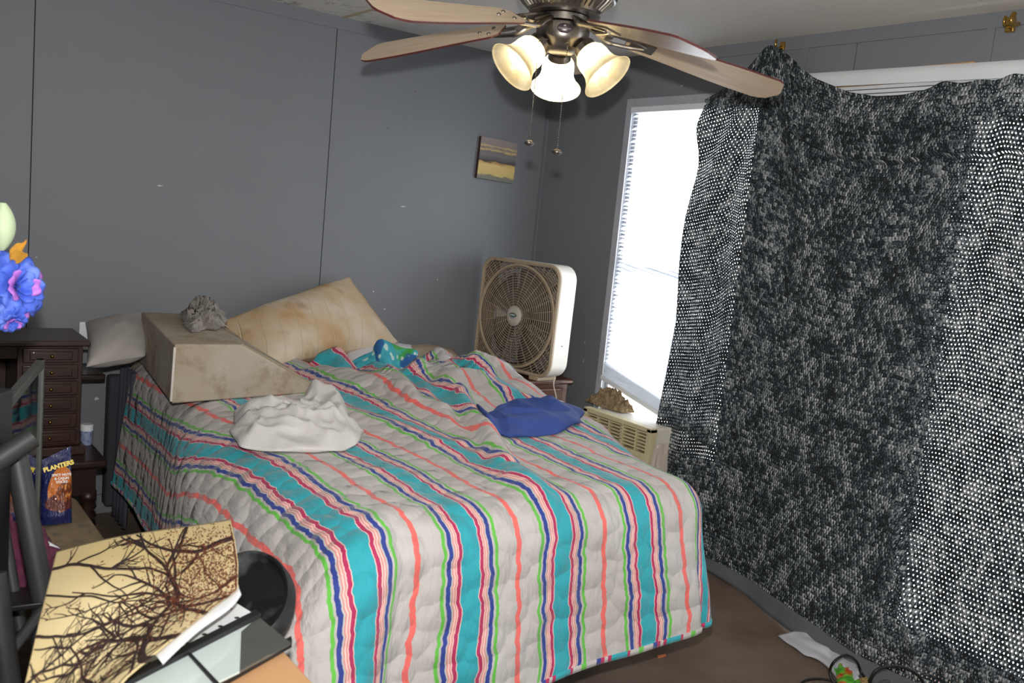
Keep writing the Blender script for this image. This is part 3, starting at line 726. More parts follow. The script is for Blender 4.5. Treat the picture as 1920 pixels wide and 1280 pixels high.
p = [Vector((-.03, -.655, 0)), Vector((-.10, -.66, 0)), Vector((-.12, -.78, 0)), Vector((-.10, -.92, 0)), Vector((-.03, -.94, 0)), Vector((-.015, -.8, 0))]
tag(cloth('insulation', p, az_, .085, M_foam2, 31, 40, amp=.5, power=2.5), 'tuft of brown fibre insulation stuffed beside the air conditioner', 'insulation')
for v in bpy.data.objects['insulation'].data.vertices: v.co.z += .0055
mb = MB(); f = patch([[Vector((-.175, -1.222, .47)), Vector((-.15, -1.235, .475)), Vector((-.115, -1.25, .48))], [Vector((-.19, -1.225, .34)), Vector((-.16, -1.245, .34)), Vector((-.12, -1.262, .34))], [Vector((-.19, -1.225, .16)), Vector((-.16, -1.25, .16)), Vector((-.12, -1.265, .16))]], 20, 24, .004, 4)
mb.grid(f, 20, 24); tag(mb.build('plastic_sheeting', mat('cloudy_plastic', (214, 200, 190), .35, trans=.3), smooth=True, solid=.002), 'pale plastic sheeting hanging between the air conditioner and the blanket', 'plastic sheet')

# ------------------------------------------------------------------ crocheted blanket over window 2
TOPL = [(-1.10, 1.972), (-1.136, 1.985), (-1.19, 2.005), (-1.31, 2.045), (-1.40, 2.13), (-1.455, 2.185), (-1.52, 2.165), (-1.617, 2.097), (-1.725, 2.029), (-1.872, 1.972), (-1.98, 1.952), (-2.087, 1.951), (-2.18, 1.965), (-2.235, 1.99), (-2.30, 1.976), (-2.36, 1.985), (-2.42, 1.978), (-2.46, 1.998), (-2.7, 1.96), (-3.3, 1.97)]
def lerpt(T, x, desc=True):
    for i in range(len(T) - 1):
        a, b = T[i], T[i + 1]
        if (x <= a[0] and x >= b[0]):
            t = (x - a[0]) / (b[0] - a[0]); return a[1] + (b[1] - a[1]) * t
    return T[0][1] if x > T[0][0] else T[-1][1]
BOT = [(-1.0, .02), (-1.50, .03), (-1.75, .045), (-2.0, .06), (-2.3, .05), (-3.3, .06)]
BX = [(-1.0, -.06), (-1.5, -.08), (-1.777, -.13), (-2.077, -.25), (-2.37, -.32), (-2.7, -.33), (-3.3, -.34)]
LFT = [(0, -1.136), (.1, -1.139), (.22, -1.140), (.36, -1.150), (.50, -1.20), (.62, -1.13), (.78, -1.10), (1, -1.20)]
def leftY(v):
    T = [(0, -1.136), (.13, -1.140), (.36, -1.146), (.5, -1.155), (.65, -1.135), (.8, -1.12), (1.0, -1.12)]
    for i in range(len(T) - 1):
        if v <= T[i + 1][0]: t = (v - T[i][0]) / (T[i + 1][0] - T[i][0]); return T[i][1] + (T[i + 1][1] - T[i][1]) * t
    return T[-1][1]
def afg(u, v):
    Y = leftY(v) + (-3.25 - leftY(v)) * u
    zt = lerpt(TOPL, -1.136 + (-3.25 + 1.136) * u); 
    zt = (zt + lerpt(TOPL, -1.136 - 2.114 * min(1, u + .006)) + lerpt(TOPL, -1.136 - 2.114 * max(0, u - .006))) / 3
    zb = lerpt(BOT, Y); z = zt + (zb - zt) * v
    xb = lerpt(BX, Y); x = -.045 + (xb + .045) * (v ** 1.8)
    if v < .12 and Y < -1.62: x = min(x, -.085) if v > .02 else x - .035
    d = math.hypot(Y + 1.46, z - 2.18); an = math.atan2(z - 2.18, Y + 1.46)
    x -= .020 * math.sin(an * 15 + .7) * sm(.06, .5, d) * (1 - sm(.7, 1.5, d)) * sm(-1.9, -1.6, Y)
    x -= .016 * (1 + math.sin(Y * 38)) * sm(.05, .35, v) * sm(-1.75, -1.3, Y) * .7
    d2 = math.hypot(Y + 2.45, z - 2.0); a2 = math.atan2(z - 2.0, Y + 2.45)
    x -= .012 * math.sin(a2 * 13) * sm(.08, .4, d2) * (1 - sm(.7, 1.4, d2))
    x -= .035 * gauss_ridge(Y, z, -2.36, .55, -2.62, .05, .025)
    x += .010 * nz(Y * 3, z * 3, 7) * sm(0, .3, v)
    return Vector((min(x, -.014), Y, z))
k = NT('variegated_crochet')
uvn = k.n('ShaderNodeUVMap'); sp = k.n('ShaderNodeSeparateXYZ'); k.l(uvn.outputs[0], sp.inputs[0])
CW, CH = .0125, .0150
vr = k.math('DIVIDE', sp.outputs[1], CH); row = k.math('FLOOR', vr); fv = k.math('FRACT', vr)
odd = k.math('MULTIPLY', k.math('MODULO', row, 2), .5)
ur = k.math('ADD', k.math('DIVIDE', sp.outputs[0], CW), odd); colm = k.math('FLOOR', ur); fu = k.math('FRACT', ur)
cid = k.n('ShaderNodeCombineXYZ'); k.l(colm, cid.inputs[0]); k.l(row, cid.inputs[1])
wn = k.n('ShaderNodeTexWhiteNoise'); k.l(cid.outputs[0], wn.inputs['Vector'])
lf = k.noise(.16, 3, k.scale(cid.outputs[0], (1.0, 1.0, 1)), rough=.55)           # pools of colour
lf2 = k.math('ADD', .035, k.noise(1.0, 3, k.scale(uvn.outputs[0], (150, 60, 1)), rough=.6))
tone = k.math('ADD', k.math('ADD', k.math('MULTIPLY', wn.outputs[0], .24), k.math('MULTIPLY', lf, .55)), k.math('MULTIPLY', lf2, .42))
streak = k.noise(1.0, 2, k.scale(uvn.outputs[0], (300, 110, 1)))
tone = k.math('ADD', tone, k.math('MULTIPLY', k.math('SUBTRACT', streak, .5), .75))
col = k.ramp(tone, [(.42, s2l((20, 24, 28))), (.56, s2l((40, 49, 57))), (.64, s2l((70, 84, 92))), (.72, s2l((150, 158, 162))), (.84, s2l((205, 206, 208))), (.98, s2l((220, 220, 220)))])
du = k.math('DIVIDE', k.math('SUBTRACT', fu, .5), .24); dv = k.math('DIVIDE', k.math('SUBTRACT', fv, .5), .28)
r2 = k.math('ADD', k.math('MULTIPLY', du, du), k.math('MULTIPLY', dv, dv))
mrg = k.n('ShaderNodeMapRange'); mrg.inputs['From Min'].default_value = 4.1; mrg.inputs['From Max'].default_value = 4.5; mrg.inputs['To Min'].default_value = .02; mrg.inputs['To Max'].default_value = .17; k.l(sp.outputs[0], mrg.inputs['Value'])
open_ = k.math('ADD', mrg.outputs[0], k.math('MULTIPLY', k.noise(3.2, 3, uvn.outputs[0]), .46))
hole = k.math('LESS_THAN', r2, open_)
k.l(col, k.b.inputs['Base Color']); k.b.inputs['Roughness'].default_value = .95
tr = k.n('ShaderNodeBsdfTransparent'); mx = k.n('ShaderNodeMixShader')
k.l(hole, mx.inputs[0]); k.l(k.b.outputs[0], mx.inputs[1]); k.l(tr.outputs[0], mx.inputs[2]); k.l(mx.outputs[0], k.out.inputs[0])
k.bump(k.math('ADD', r2, streak), .7, .006)
M_crochet = k.m
af = thing('crocheted_blanket', 'black, grey and white mottled crocheted blanket hung over the wide window and wall', 'blanket', (-.1, -2.0, 1.0))
mb = MB(); mb.grid(afg, 240, 160, lambda u, v: (3 + u * 2.15, 3 + v * 2.0)); mb.build('crochet_panel', M_crochet, af, smooth=True)
mb = MB()
def hem_fn(u, v):
    Yb = -1.50 + (-3.2 + 1.50) * u; x = lerpt(BX, Yb); z = lerpt(BOT, Yb)
    return Vector((x - .004 - .030 * v, Yb - .012 * v, z + .012 + .004 * math.sin(u * 20) - v * (z + .006)))
mb.grid(hem_fn, 60, 4); mb.build('plain_hem', mat('plain_grey_knit', (96, 98, 102), .95, bump=.6, bscale=300), af, smooth=True, solid=.006)['label'] = 'plain grey knitted hem lying on the carpet'
def hook(px, py, lab, w=.018):
    p = hit(px, py, 0, -.02)
    h_ = thing('hook', lab, 'hook', p)
    mb = MB(); mb.box((.004, -w * .6, -w), (.02, w * .6, w), Matrix.Translation(p)); mb.build('back_plate', M_brass, h_, bevel=.003)
    mb = MB(); mb.tube(bez([p + Vector((.006, 0, -.004)), p + Vector((-.02, 0, -.012)), p + Vector((-.034, 0, .0)), p + Vector((-.03, 0, .018))], 6), .005, 8); mb.build('prong', M_brass, h_, smooth=True)
hook(1464, 86, 'small brass hook holding the peak of the crocheted blanket')
hook(1892, 45, 'bare double brass hook high on the wall right of the ceiling seam', .024)
p = hit(1908, 42, 0, -.02); hk = [o for o in bpy.data.objects if o.name.startswith('hook')][-1]
mb = MB(); mb.tube(bez([p + Vector((.006, 0, -.004)), p + Vector((-.03, 0, -.012)), p + Vector((-.044, 0, .0)), p + Vector((-.03, 0, .022))], 6), .008, 8); mb.build('prong', M_brass, hk, smooth=True)
# ------------------------------------------------------------------ ceiling fan
HX, HYY, HZ = -1.436, -1.868, 1.945
HUB = Vector((HX, HYY, HZ)); TH = Matrix.Translation(HUB)
cf = thing('ceiling_fan', 'brushed nickel ceiling fan with five light oak blades and three glass shades', 'ceiling fan', HUB)
mb = MB(); mb.lathe([(.075, CEIL - HZ), (.072, CEIL - HZ - .03), (.05, CEIL - HZ - .05), (.03, .19), (.03, .155), (.10, .145), (.135, .11), (.140, .075), (.001, .075)], 48, TH, cap=False); mb.build('motor_housing', M_nickel, cf, smooth='auto')
mb = MB()
mb.lathe([(.140, .075), (.143, .068), (.139, .060), (.132, .058), (.102, .028), (.098, .022), (.100, .016), (.07, .014)], 64, TH, cap=False)
for i in range(44):
    a = 2 * math.pi * i / 44; M = TH @ Matrix.Rotation(a, 4, 'Z')
    mb.tube([M @ Vector((.132, 0, .0585)), M @ Vector((.1215, .0, .046)), M @ Vector((.103, 0, .029))], .0042, 6)
mb.build('vented_ring', M_nickel, cf, smooth='auto')
mb = MB(); mb.lathe([(.066, .014), (.07, .012), (.07, -.006), (.062, -.008)], 48, TH, cap=False); mb.build('flywheel', M_nickel, cf, smooth='auto')
mb = MB(); mb.lathe([(.05, -.008), (.072, -.012), (.075, -.022), (.074, -.050), (.066, -.066), (.048, -.080), (.030, -.088), (.001, -.089)], 48, TH, cap=False); sh = mb.build('switch_housing', M_nickel, cf, smooth='auto')
tc = Vector((CAM.x - HX, CAM.y - HYY, 0)).normalized(); bs = Vector((-tc.y, tc.x, 0))
Mb = frame(HUB + tc * .0755 + Vector((0, 0, -.033)) + bs * .004, bs, (0, 0, 1))
mb = MB(); mb.lathe([(.001, .003), (.018, .003), (.021, .001), (.021, -.003)], 32, Mb @ Matrix.Diagonal((1, .62, 1, 1)), cap=False); bd = mb.build('badge', mat('dark_plum_badge', (58, 46, 54), .3), sh, smooth=True)
text('badge_lettering', 'Harbor Breeze', .0058, Mb @ Matrix.Translation((0, -.001, .0032)), M_nickel, bd, .0002)
mb = MB(); mb.prism([Mb @ Vector(p) for p in ((-.004, .0045, .003), (.004, .0045, .003), (0, .009, .003))], (Mb.to_3x3() @ Vector((0, 0, .0005)))); mb.build('badge_emblem', M_nickel, bd)
# blades
k = NT('light_oak_blade'); g = k.noise(4, 6, k.scale(k.co('UV'), (1.2, 22, 1)), rough=.6)
k.l(k.mix(k.ramp(g, [(.35, (0, 0, 0)), (.7, (1, 1, 1))]), s2l((192, 168, 140)), s2l((212, 192, 168))), k.b.inputs['Base Color']); k.b.inputs['Roughness'].default_value = .32
M_oak = k.m
M_edge = mat('dark_cherry_edge', (84, 36, 34), .4); M_btop = mat('cherry_blade_top', (96, 52, 38), .4, var=.3)
BL = [(189.9, 10.6, -26), (119.0, 9.2, -34), (-29.6, 11.1, -12), (-99.5, 13.9, -12), (45, 3, -12)]
def bladeM(az, dr, pit):
    a, d = R(az), R(dr)
    x = Vector((math.cos(a) * math.cos(d), math.sin(a) * math.cos(d), -math.sin(d)))
    y = Vector((-math.sin(a), math.cos(a), 0)); z = x.cross(y)
    return frame(HUB + Vector((0, 0, .004)), x, y) @ Matrix.Rotation(R(pit), 4, 'X')
for az, dr, pit in BL:
    Mx = bladeM(az, dr, pit)
    r0, r1 = .19, .665; n = 26; mb = MB()
    outl = []
    for i in range(n + 1):                                           # half widths along the blade
        t = i / n; r = r0 + (r1 - r0) * t
        w = .050 + .022 * sm(0, .75, t)
        if t < .08: w *= math.sqrt(max(.0, 1 - ((.08 - t) / .08) ** 2)) * .35 + .65
        e = (t - .86) / .14
        wt = w * math.sqrt(max(0.02, 1 - max(0, e) ** 2.4)); wb2 = w * math.sqrt(max(0.02, 1 - max(0, (t - .93) / .07) ** 2))
        outl.append((r, wt, wb2))
    top = [(r, w1) for r, w1, w2 in outl]; bot = [(r, -w2) for r, w1, w2 in outl]
    poly = bot + top[::-1]; N = len(poly); th = .0055
    vb = [Mx @ Vector((x, y, 0)) for x, y in poly]; vt = [Mx @ Vector((x, y, th)) for x, y in poly]; uvs = [(x, y) for x, y in poly]
    mb.cur = 0; mb.add(vb, [tuple(range(N))[::-1]], uvs)
    mb.cur = 0; mb.add(vt, [tuple(range(N))], uvs)
    mb.cur = 1; mb.add(vb + vt, [(i, (i + 1) % N, N + (i + 1) % N, N + i) for i in range(N)], uvs + uvs)
    bo = mb.build('blade', [M_oak, M_edge, M_btop], cf)
    for x, y in ((.225, .022), (.225, -.022), (.262, 0)):
        mb = MB(); mb.lathe([(.002, th + .0045), (.005, th + .003), (.006, th), (.006, 0), (.005, -.003), (.002, -.0045)], 10, Mx @ Matrix.Translation((x, y, 0))); mb.build('screw', M_nickel, bo, smooth=True)
    mb = MB()                                                         # curved two-armed blade iron
    for sg in (-1, 1):
        mb.tube([Mx @ Vector(p) for p in bez([(.060, sg * .010, .010), (.10, sg * .018, .004), (.135, sg * .030, -.006), (.175, sg * .026, -.006), (.21, sg * .020, -.004), (.245, sg * .006, -.003)], 8)], [.0075] * 20 + [.006] * 21, 8)
    mb.tube([Mx @ Vector(p) for p in bez([(.055, 0, .012), (.095, 0, .002), (.125, 0, -.006)], 8)], .0095, 8)
    mb.lathe([(.001, -.008), (.012, -.007), (.016, 0), (.001, .001)], 16, Mx @ Matrix.Translation((.135, 0, 0)), cap=False)
    mb.box((.20, -.026, -.004), (.272, .026, -.0005), Mx)
    mb.build('blade_iron', M_nickel, cf, smooth='auto')
# shades
k = NT('alabaster_glass')
c_ = k.mix(k.ramp(k.noise(16, 5, rough=.6), [(.35, (0, 0, 0)), (.7, (1, 1, 1))]), s2l((214, 196, 152)), s2l((246, 236, 208)))
k.l(c_, k.b.inputs['Base Color']); k.b.inputs['Roughness'].default_value = .25
tr = k.n('ShaderNodeBsdfTranslucent'); k.l(c_, tr.inputs[0]); mx = k.n('ShaderNodeMixShader'); mx.inputs[0].default_value = .55
k.l(k.b.outputs[0], mx.inputs[1]); k.l(tr.outputs[0], mx.inputs[2]); k.l(mx.outputs[0], k.out.inputs[0]); M_alab = k.m
M_bulb = emis('glowing_bulb', (255, 246, 226), 15); M_bulb2 = emis('bright_bulb', (255, 248, 232), 150)
for az, tilt, bright in ((173.5, 46, 0), (293.5, 46, 0), (53.5, 40, 1)):
    a = R(az); out = Vector((math.cos(a), math.sin(a), 0)); ax = (out * math.sin(R(tilt)) - Vector((0, 0, 1)) * math.cos(R(tilt))).normalized()
    o0 = HUB + Vector((0, 0, -.052)) + out * .050
    Ms = frame(o0, Vector((-out.y, out.x, 0)), ax.cross(Vector((-out.y, out.x, 0))))
    if (Ms.to_3x3() @ Vector((0, 0, 1))).dot(ax) < 0: Ms = frame(o0, Vector((out.y, -out.x, 0)), ax.cross(Vector((out.y, -out.x, 0))))
    mb = MB(); mb.lathe([(.014, -.01), (.016, .02), (.032, .026), (.034, .046), (.031, .046), (.030, .030), (.001, .030)], 32, Ms, cap=False); ft = mb.build('shade_fitter', M_nickel, cf, smooth='auto')
    pr = [(.028, .040), (.036, .046), (.044, .058), (.047, .074), (.047, .090), (.050, .106), (.058, .122), (.069, .136), (.075, .142)]
    mb = MB(); mb.lathe(pr + [(.0735, .1425)], 48, Ms, cap=False); mb.build('glass_shade', M_alab, cf, smooth=True)
    mb = MB(); mb.lathe([(.012, .03), (.013, .055), (.024, .075), (.028, .092), (.024, .108), (.012, .118), (.001, .121)], 24, Ms, cap=False); mb.build('bulb', M_bulb2 if bright else M_bulb, ft, smooth=True)
for (px, py, d, ztop) in ((992, 268, 2.50, 1.875), (1044, 285, 2.46, 1.865)):
    e = dep(px, py, d); mb = MB(); z = e.z + .012; i = 0
    while z < ztop:
        mb.lathe([(.0004, -.0019), (.0016, -.0010), (.0019, 0), (.0016, .0010), (.0004, .0019)], 6, Matrix.Translation((e.x, e.y, z)), cap=False); z += .0052
    mb.tube([(e.x, e.y, e.z + .008), (e.x, e.y, ztop)], .0005, 4)
    mb.tube([(e.x, e.y, ztop), Vector((e.x, e.y, ztop)).lerp(Vector((HX, HYY, ztop + .02)), .6)], .0012, 5)
    pc = mb.build('pull_chain', M_nickel, cf, smooth=True)
    mb = MB(); mb.lathe([(.001, .009), (.008, .007), (.014, .002), (.0145, -.001), (.010, -.006), (.001, -.009)], 20, Matrix.Translation(e), cap=False); mb.build('pull_fob', M_nickel, pc, smooth=True)

# ------------------------------------------------------------------ canvas print on the back wall
k = NT('cloudy_sunset_painting')
uvn = k.n('ShaderNodeUVMap'); sp = k.n('ShaderNodeSeparateXYZ'); k.l(uvn.outputs[0], sp.inputs[0]); vv = sp.outputs[1]
ns1 = k.noise(3, 5, k.scale(uvn.outputs[0], (1.2, 4.5, 1)), rough=.65)
vj = k.math('ADD', vv, k.math('MULTIPLY', k.math('SUBTRACT', ns1, .5), .22))
col = k.ramp(vj, [(.0, s2l((120, 122, 120))), (.09, s2l((130, 126, 110))), (.13, s2l((206, 184, 116))), (.36, s2l((216, 190, 122))), (.42, s2l((176, 140, 84))), (.45, s2l((66, 56, 56))), (.50, s2l((96, 92, 98))), (.62, s2l((120, 116, 116))), (.68, s2l((112, 106, 112))),
    (.715, s2l((196, 174, 112))), (.76, s2l((120, 112, 116))), (.81, s2l((200, 176, 116))), (.84, s2l((140, 128, 126))), (1, s2l((146, 136, 134)))])
k.l(col, k.b.inputs['Base Color']); k.b.inputs['Roughness'].default_value = .6
pc_ = [HY(x, y, -.022) for x, y in ((894, 333), (962, 344), (971, 269), (903, 255))]
mb = MB(); mb.cur = 1; mb.prism([p + Vector((0, .001, 0)) for p in pc_], (0, .020, 0)); mb.cur = 0; mb.add(pc_, [(0, 1, 2, 3)], [(0, 0), (1, 0), (1, 1), (0, 1)])
tag(mb.build('canvas_painting', [k.m, mat('dark_red_canvas_edge', (70, 42, 44), .8)]), 'small square canvas of a cloudy yellow sunset on the back wall', 'painting')
# wall plate behind the pillow
p = HY(166, 630, -.008); mb = MB(); mb.box((p.x - .035, -.008, p.z - .057), (p.x + .035, -.0005, p.z + .057)); tag(mb.build('wall_plate', M_white, bevel=.002), 'white wall plate just above the greyish pillow', 'wall plate')

# ------------------------------------------------------------------ vanity and jewellery chest (left)
YV = -.72
tr_ = HY(203, 862, YV); tz = tr_.z
vn = thing('vanity_table', 'dark wooden table with turned legs left of the bed', 'table', (tr_.x - .5, YV + .3, 0))
VX0, VX1 = tr_.x - 1.05, tr_.x
mb = MB(); mb.box((VX0, YV, tz - .03), (VX1, -.04, tz)); mb.build('tabletop', M_darkwood, vn, bevel=.01)
mb = MB(); mb.box((VX0 + .04, YV + .03, tz - .13), (VX1 - .03, YV + .05, tz - .03)); mb.box((VX0 + .04, -.10, tz - .13), (VX1 - .03, -.08, tz - .03)); mb.box((VX1 - .05, YV + .04, tz - .13), (VX1 - .03, -.08, tz - .03)); mb.box((VX0 + .04, YV + .04, tz - .13), (VX0 + .06, -.08, tz - .03)); mb.build('apron', M_darkwood, vn, bevel=.003)
lz = tz - .12
for x in (VX1 - .05, VX0 + .06):
    for y in (YV + .05, -.12):
        mb = MB(); pr = [(.024, 0), (.018, .015), (.026, .03), (.022, .05)]
        for i in range(7):
            z = .05 + (lz - .09) * i / 7; dz = (lz - .09) / 7; pr += [(.018, z), (.030, z + dz * .5)]
        pr += [(.018, lz - .04), (.028, lz - .03), (.028, lz)]
        mb.lathe(pr, 20, Matrix.Translation((x, y, 0))); mb.build('leg', M_darkwood, vn, smooth=True)
JY = YV + .10
jr = HY(158, 640, JY); jb = tz
JX1 = jr.x; JX0 = JX1 - .20; jt = jr.z
jc = thing('jewelry_chest', 'dark brown wooden chest of six small carved drawers on the vanity table', 'chest', ((JX0 + JX1) / 2, JY + .15, tz))
M_jw = mat('dark_chestnut', (52, 29, 21), .42, var=.35, vscale=14, coat=.2)
mb = MB(); mb.box((JX0, JY + .012, jb + .03), (JX1, JY + .26, jt - .015)); mb.box((JX0 - .015, JY - .01, jb), (JX1 + .015, JY + .27, jb + .03)); mb.build('body', M_jw, jc, bevel=.003)
mb = MB(); mb.box((JX0 - .30, JY - .02, jt - .015), (JX1 + .018, JY + .28, jt + .004)); mb.build('top', M_jw, jc, bevel=.005)
dh = (jt - .02 - jb - .035) / 6
for i in range(6):
    z0 = jb + .035 + i * dh
    mb = MB(); mb.box((JX0 + .015, JY, z0 + .004), (JX1 - .015, JY + .014, z0 + dh - .004)); mb.box((JX0 + .035, JY - .006, z0 + .014), (JX1 - .035, JY, z0 + dh - .014)); d_ = mb.build('drawer', M_jw, jc, bevel=.0035)
    mb = MB(); mb.lathe([(.003, 0), (.006, .008), (.001, .011)], 12, frame(((JX0 + JX1) / 2, JY - .006, z0 + dh / 2), (1, 0, 0), (0, 0, 1))); mb.build('knob', M_brass, d_, smooth=True)
mb = MB(); mb.box((JX0 - .28, JY + .01, jb), (JX0 - .265, JY + .26, jt - .015)); mb.box((JX0 - .27, JY + .24, jb), (JX0, JY + .26, jt - .015)); mb.box((JX0 - .27, JY + .01, jt - .06), (JX0, JY + .02, jt - .015)); mb.build('side_cabinet', M_jw, jc, bevel=.002)
sx = HY(178, 702, -.30)
mb = MB(); mb.box((JX1 + .02, -.36, sx.z - .012), (sx.x + .025, -.12, sx.z + .012)); mb.box((JX1 + .02, -.16, tz), (JX1 + .05, -.12, sx.z)); mb.build('back_shelf', M_darkwood, jc, bevel=.006)
cu = HY(163, 795, -.50)
cp_ = thing('white_jar', 'small white and blue jar at the right rear of the jewelry chest', 'jar', (cu.x, -.5, tz))
mb = MB(); mb.lathe([(.018, 0), (.020, .004), (.020, .052)], 24, Matrix.Translation((cu.x, -.5, tz))); mb.build('jar_body', mat('blue_white_label', (150, 158, 190), .4, spots=(60, .5, (70, 84, 140))), cp_, smooth='auto')
mb = MB(); mb.lathe([(.022, .052), (.022, .072), (.019, .075)], 24, Matrix.Translation((cu.x, -.5, tz))); mb.build('lid', M_white, cp_, smooth='auto')

# ------------------------------------------------------------------ mirror standing on the floor
kd = NT('mirror_silver'); kd.b.inputs['Base Color'].default_value = (.42, .43, .43, 1); kd.b.inputs['Metallic'].default_value = 1; kd.b.inputs['Roughness'].default_value = .04
sm_n = kd.noise(5, 5); kd.l(kd.ramp(sm_n, [(.3, (.03, .03, .03)), (.8, (.14, .14, .14))]), kd.b.inputs['Roughness']); M_mir = kd.m
m0 = HY(80, 672, -1.30); md = Vector((-.29, -.957, 0)).normalized(); mn = Vector((-md.y, md.x, 0)) * 1.0
if mn.x < 0: mn = -mn
mr = thing('standing_mirror', 'grey framed rectangular mirror leaning by the vanity and reflecting the quilt', 'mirror', (m0.x, m0.y, 0))
def mp(a, z, t=0): return Vector((m0.x, m0.y, 0)) + md * a + Vector((0, 0, z)) + mn * t
mt = m0.z; ML = .56
mb = MB(); mb.prism([mp(.012, .03), mp(ML - .012, .03), mp(ML - .012, mt - .012), mp(.012, mt - .012)], -mn * .004); mb.build('mirror_glass', M_mir, mr)
mb = MB(); fw = .022
for a0, a1, z0, z1 in ((0, fw, .0, mt), (ML - fw, ML, .0, mt), (0, ML, mt - fw, mt), (0, ML, 0, .03)):
    mb.prism([mp(a0, z0, .006), mp(a1, z0, .006), mp(a1, z1, .006), mp(a0, z1, .006)], -mn * .02)
mb.build('mirror_frame', mat('dull_grey_frame', (84, 86, 84), .5), mr, bevel=.002)

# ------------------------------------------------------------------ worn stool with the snack pouch
SZ = .45
sc_ = [H(203, 1018, SZ), H(178, 925, SZ)]
X1 = sc_[0].x; Y0 = H(203, 1018, SZ).y - .06; Y1 = H(165, 925, SZ).y
stl = thing('stool', 'worn brown wooden stool with flaking paint holding the snack pouch', 'stool', (X1 - .10, (Y0 + Y1) / 2, 0))
M_stool = mat('flaking_painted_wood', (128, 112, 88), .6, var=.35, vscale=10, spots=(12, .52, (84, 84, 82)))
poly = []
for cx, cy, a0 in ((X1 - .05, Y1 - .05, 0), (X1 - .16, Y1 - .05, 90), (X1 - .16, Y0 + .05, 180), (X1 - .05, Y0 + .05, 270)):
    for i in range(7): a = R(a0 + 15 * i); poly.append((cx + .05 * math.cos(a), cy + .05 * math.sin(a), SZ - .03))
mb = MB(); mb.prism(poly, (0, 0, .03)); mb.build('seat', M_stool, stl, bevel=.006)
for x in (X1 - .05, X1 - .16):
    for y in (Y0 + .05, Y1 - .05): mb = MB(); mb.tube([(x, y, 0), (x, y, SZ - .03)], [.014, .018]); mb.build('leg', M_stool, stl, smooth='auto')
mb = MB(); mb.tube([(X1 - .05, Y0 + .05, .18), (X1 - .05, Y1 - .05, .18)], .010); mb.tube([(X1 - .16, Y0 + .05, .18), (X1 - .16, Y1 - .05, .18)], .010); mb.tube([(X1 - .16, (Y0 + Y1) / 2, .18), (X1 - .05, (Y0 + Y1) / 2, .18)], .010)
mb.build('stretcher', M_stool, stl, smooth='auto')
# pouch
bb = H(105, 982, SZ + .004); dB = (bb - CAM).dot(FW)
pcs = [dep(75, 988, dB - .02), dep(136, 960, dB + .02), dep(133, 836, dB + .05), dep(79, 862, dB + .01)]
lift = SZ + .002 - min(pcs[0].z, pcs[1].z)
pcs = [p + Vector((0, 0, 0)) for p in pcs]
pcs[0].z = SZ + .003; pcs[1].z = SZ + .003
k = NT('navy_foil_pouch')
uvn = k.n('ShaderNodeUVMap'); sp = k.n('ShaderNodeSeparateXYZ'); k.l(uvn.outputs[0], sp.inputs[0]); U, V_ = sp.outputs[0], sp.outputs[1]
def blob(cx, cy, rx, ry):
    a = k.math('DIVIDE', k.math('SUBTRACT', U, cx), rx); b = k.math('DIVIDE', k.math('SUBTRACT', V_, cy), ry)
    return k.math('LESS_THAN', k.math('ADD', k.math('MULTIPLY', a, a), k.math('MULTIPLY', b, b)), 1)
col = k.mix(blob(.62, .47, .44, .31), s2l((22, 32, 84)), s2l((206, 118, 52)))
col = k.mix(blob(.62, .30, .52, .13), col, s2l((96, 44, 36)))
nut = k.n('ShaderNodeTexVoronoi'); nut.inputs['Scale'].default_value = 11; k.l(k.scale(uvn.outputs[0], (1, 1.8, 1)), nut.inputs[0])
nc = k.ramp(nut.outputs['Distance'], [(.15, s2l((214, 160, 84))), (.4, s2l((178, 96, 40))), (.7, s2l((104, 48, 22)))])
col = k.mix(blob(.72, .42, .27, .14), col, nc)
k.l(col, k.b.inputs['Base Color']); k.b.inputs['Roughness'].default_value = .22; k.b.inputs['Coat Weight'].default_value = .5
k.bump(k.noise(9, 3, uvn.outputs[0]), .5, .02)
M_pouch = k.m
pz = thing('snack_pouch', 'navy blue snack nut pouch with an orange picture standing on the worn stool', 'snack bag', (bb.x, bb.y, SZ))
a, b, c, d = pcs; pn = (b - a).cross(d - a).normalized()
if pn.dot(FW) > 0: pn = -pn
def pf(sg):
    def g(u, v):
        p = a * (1 - u) * (1 - v) + b * u * (1 - v) + c * u * v + d * (1 - u) * v
        th = .026 * (4 * u * (1 - u)) ** .6 * (1 - sm(.55, .9, v)) ** .8 * (.35 + .65 * sm(0, .12, v) * 1.0)
        return p + pn * (sg * th + .003 * math.sin(v * 9 + u * 3)) + pn * .002 * sg * nz(u * 6, v * 6, 2)
    return g
mb = MB(); mb.grid(pf(1), 24, 30); mb.grid(pf(-1), 24, 30); mb.build('pouch', M_pouch, pz, smooth=True)
rx_ = (b - a).normalized(); up_ = (d - a); 
def pt(u, v, off=.0015): return pf(1)(u, v) + pn * off
M_yel = mat('yellow_print', (236, 206, 60), .4); M_wpr = mat('white_print', (230, 226, 220), .4)
tx = (c - d); 
text('brand_lettering', 'PLANTERS', .0165, frame(pt(.55, .80, .004), (c - d) * .55 + (b - a) * .45, up_), M_yel, pz, .0004, .0008)
text('flavour_lettering', 'SPICY NUTS', 0.0088, frame(pt(.62, .665, .004), b - a, up_), M_wpr, pz, .0003, .0003)
text('flavour_lettering', '& CAJUN', 0.0088, frame(pt(.62, .615, .004), b - a, up_), M_wpr, pz, .0003, .0003)
text('flavour_lettering', 'STICKS', 0.0088, frame(pt(.62, .565, .004), b - a, up_), M_wpr, pz, .0003, .0003)

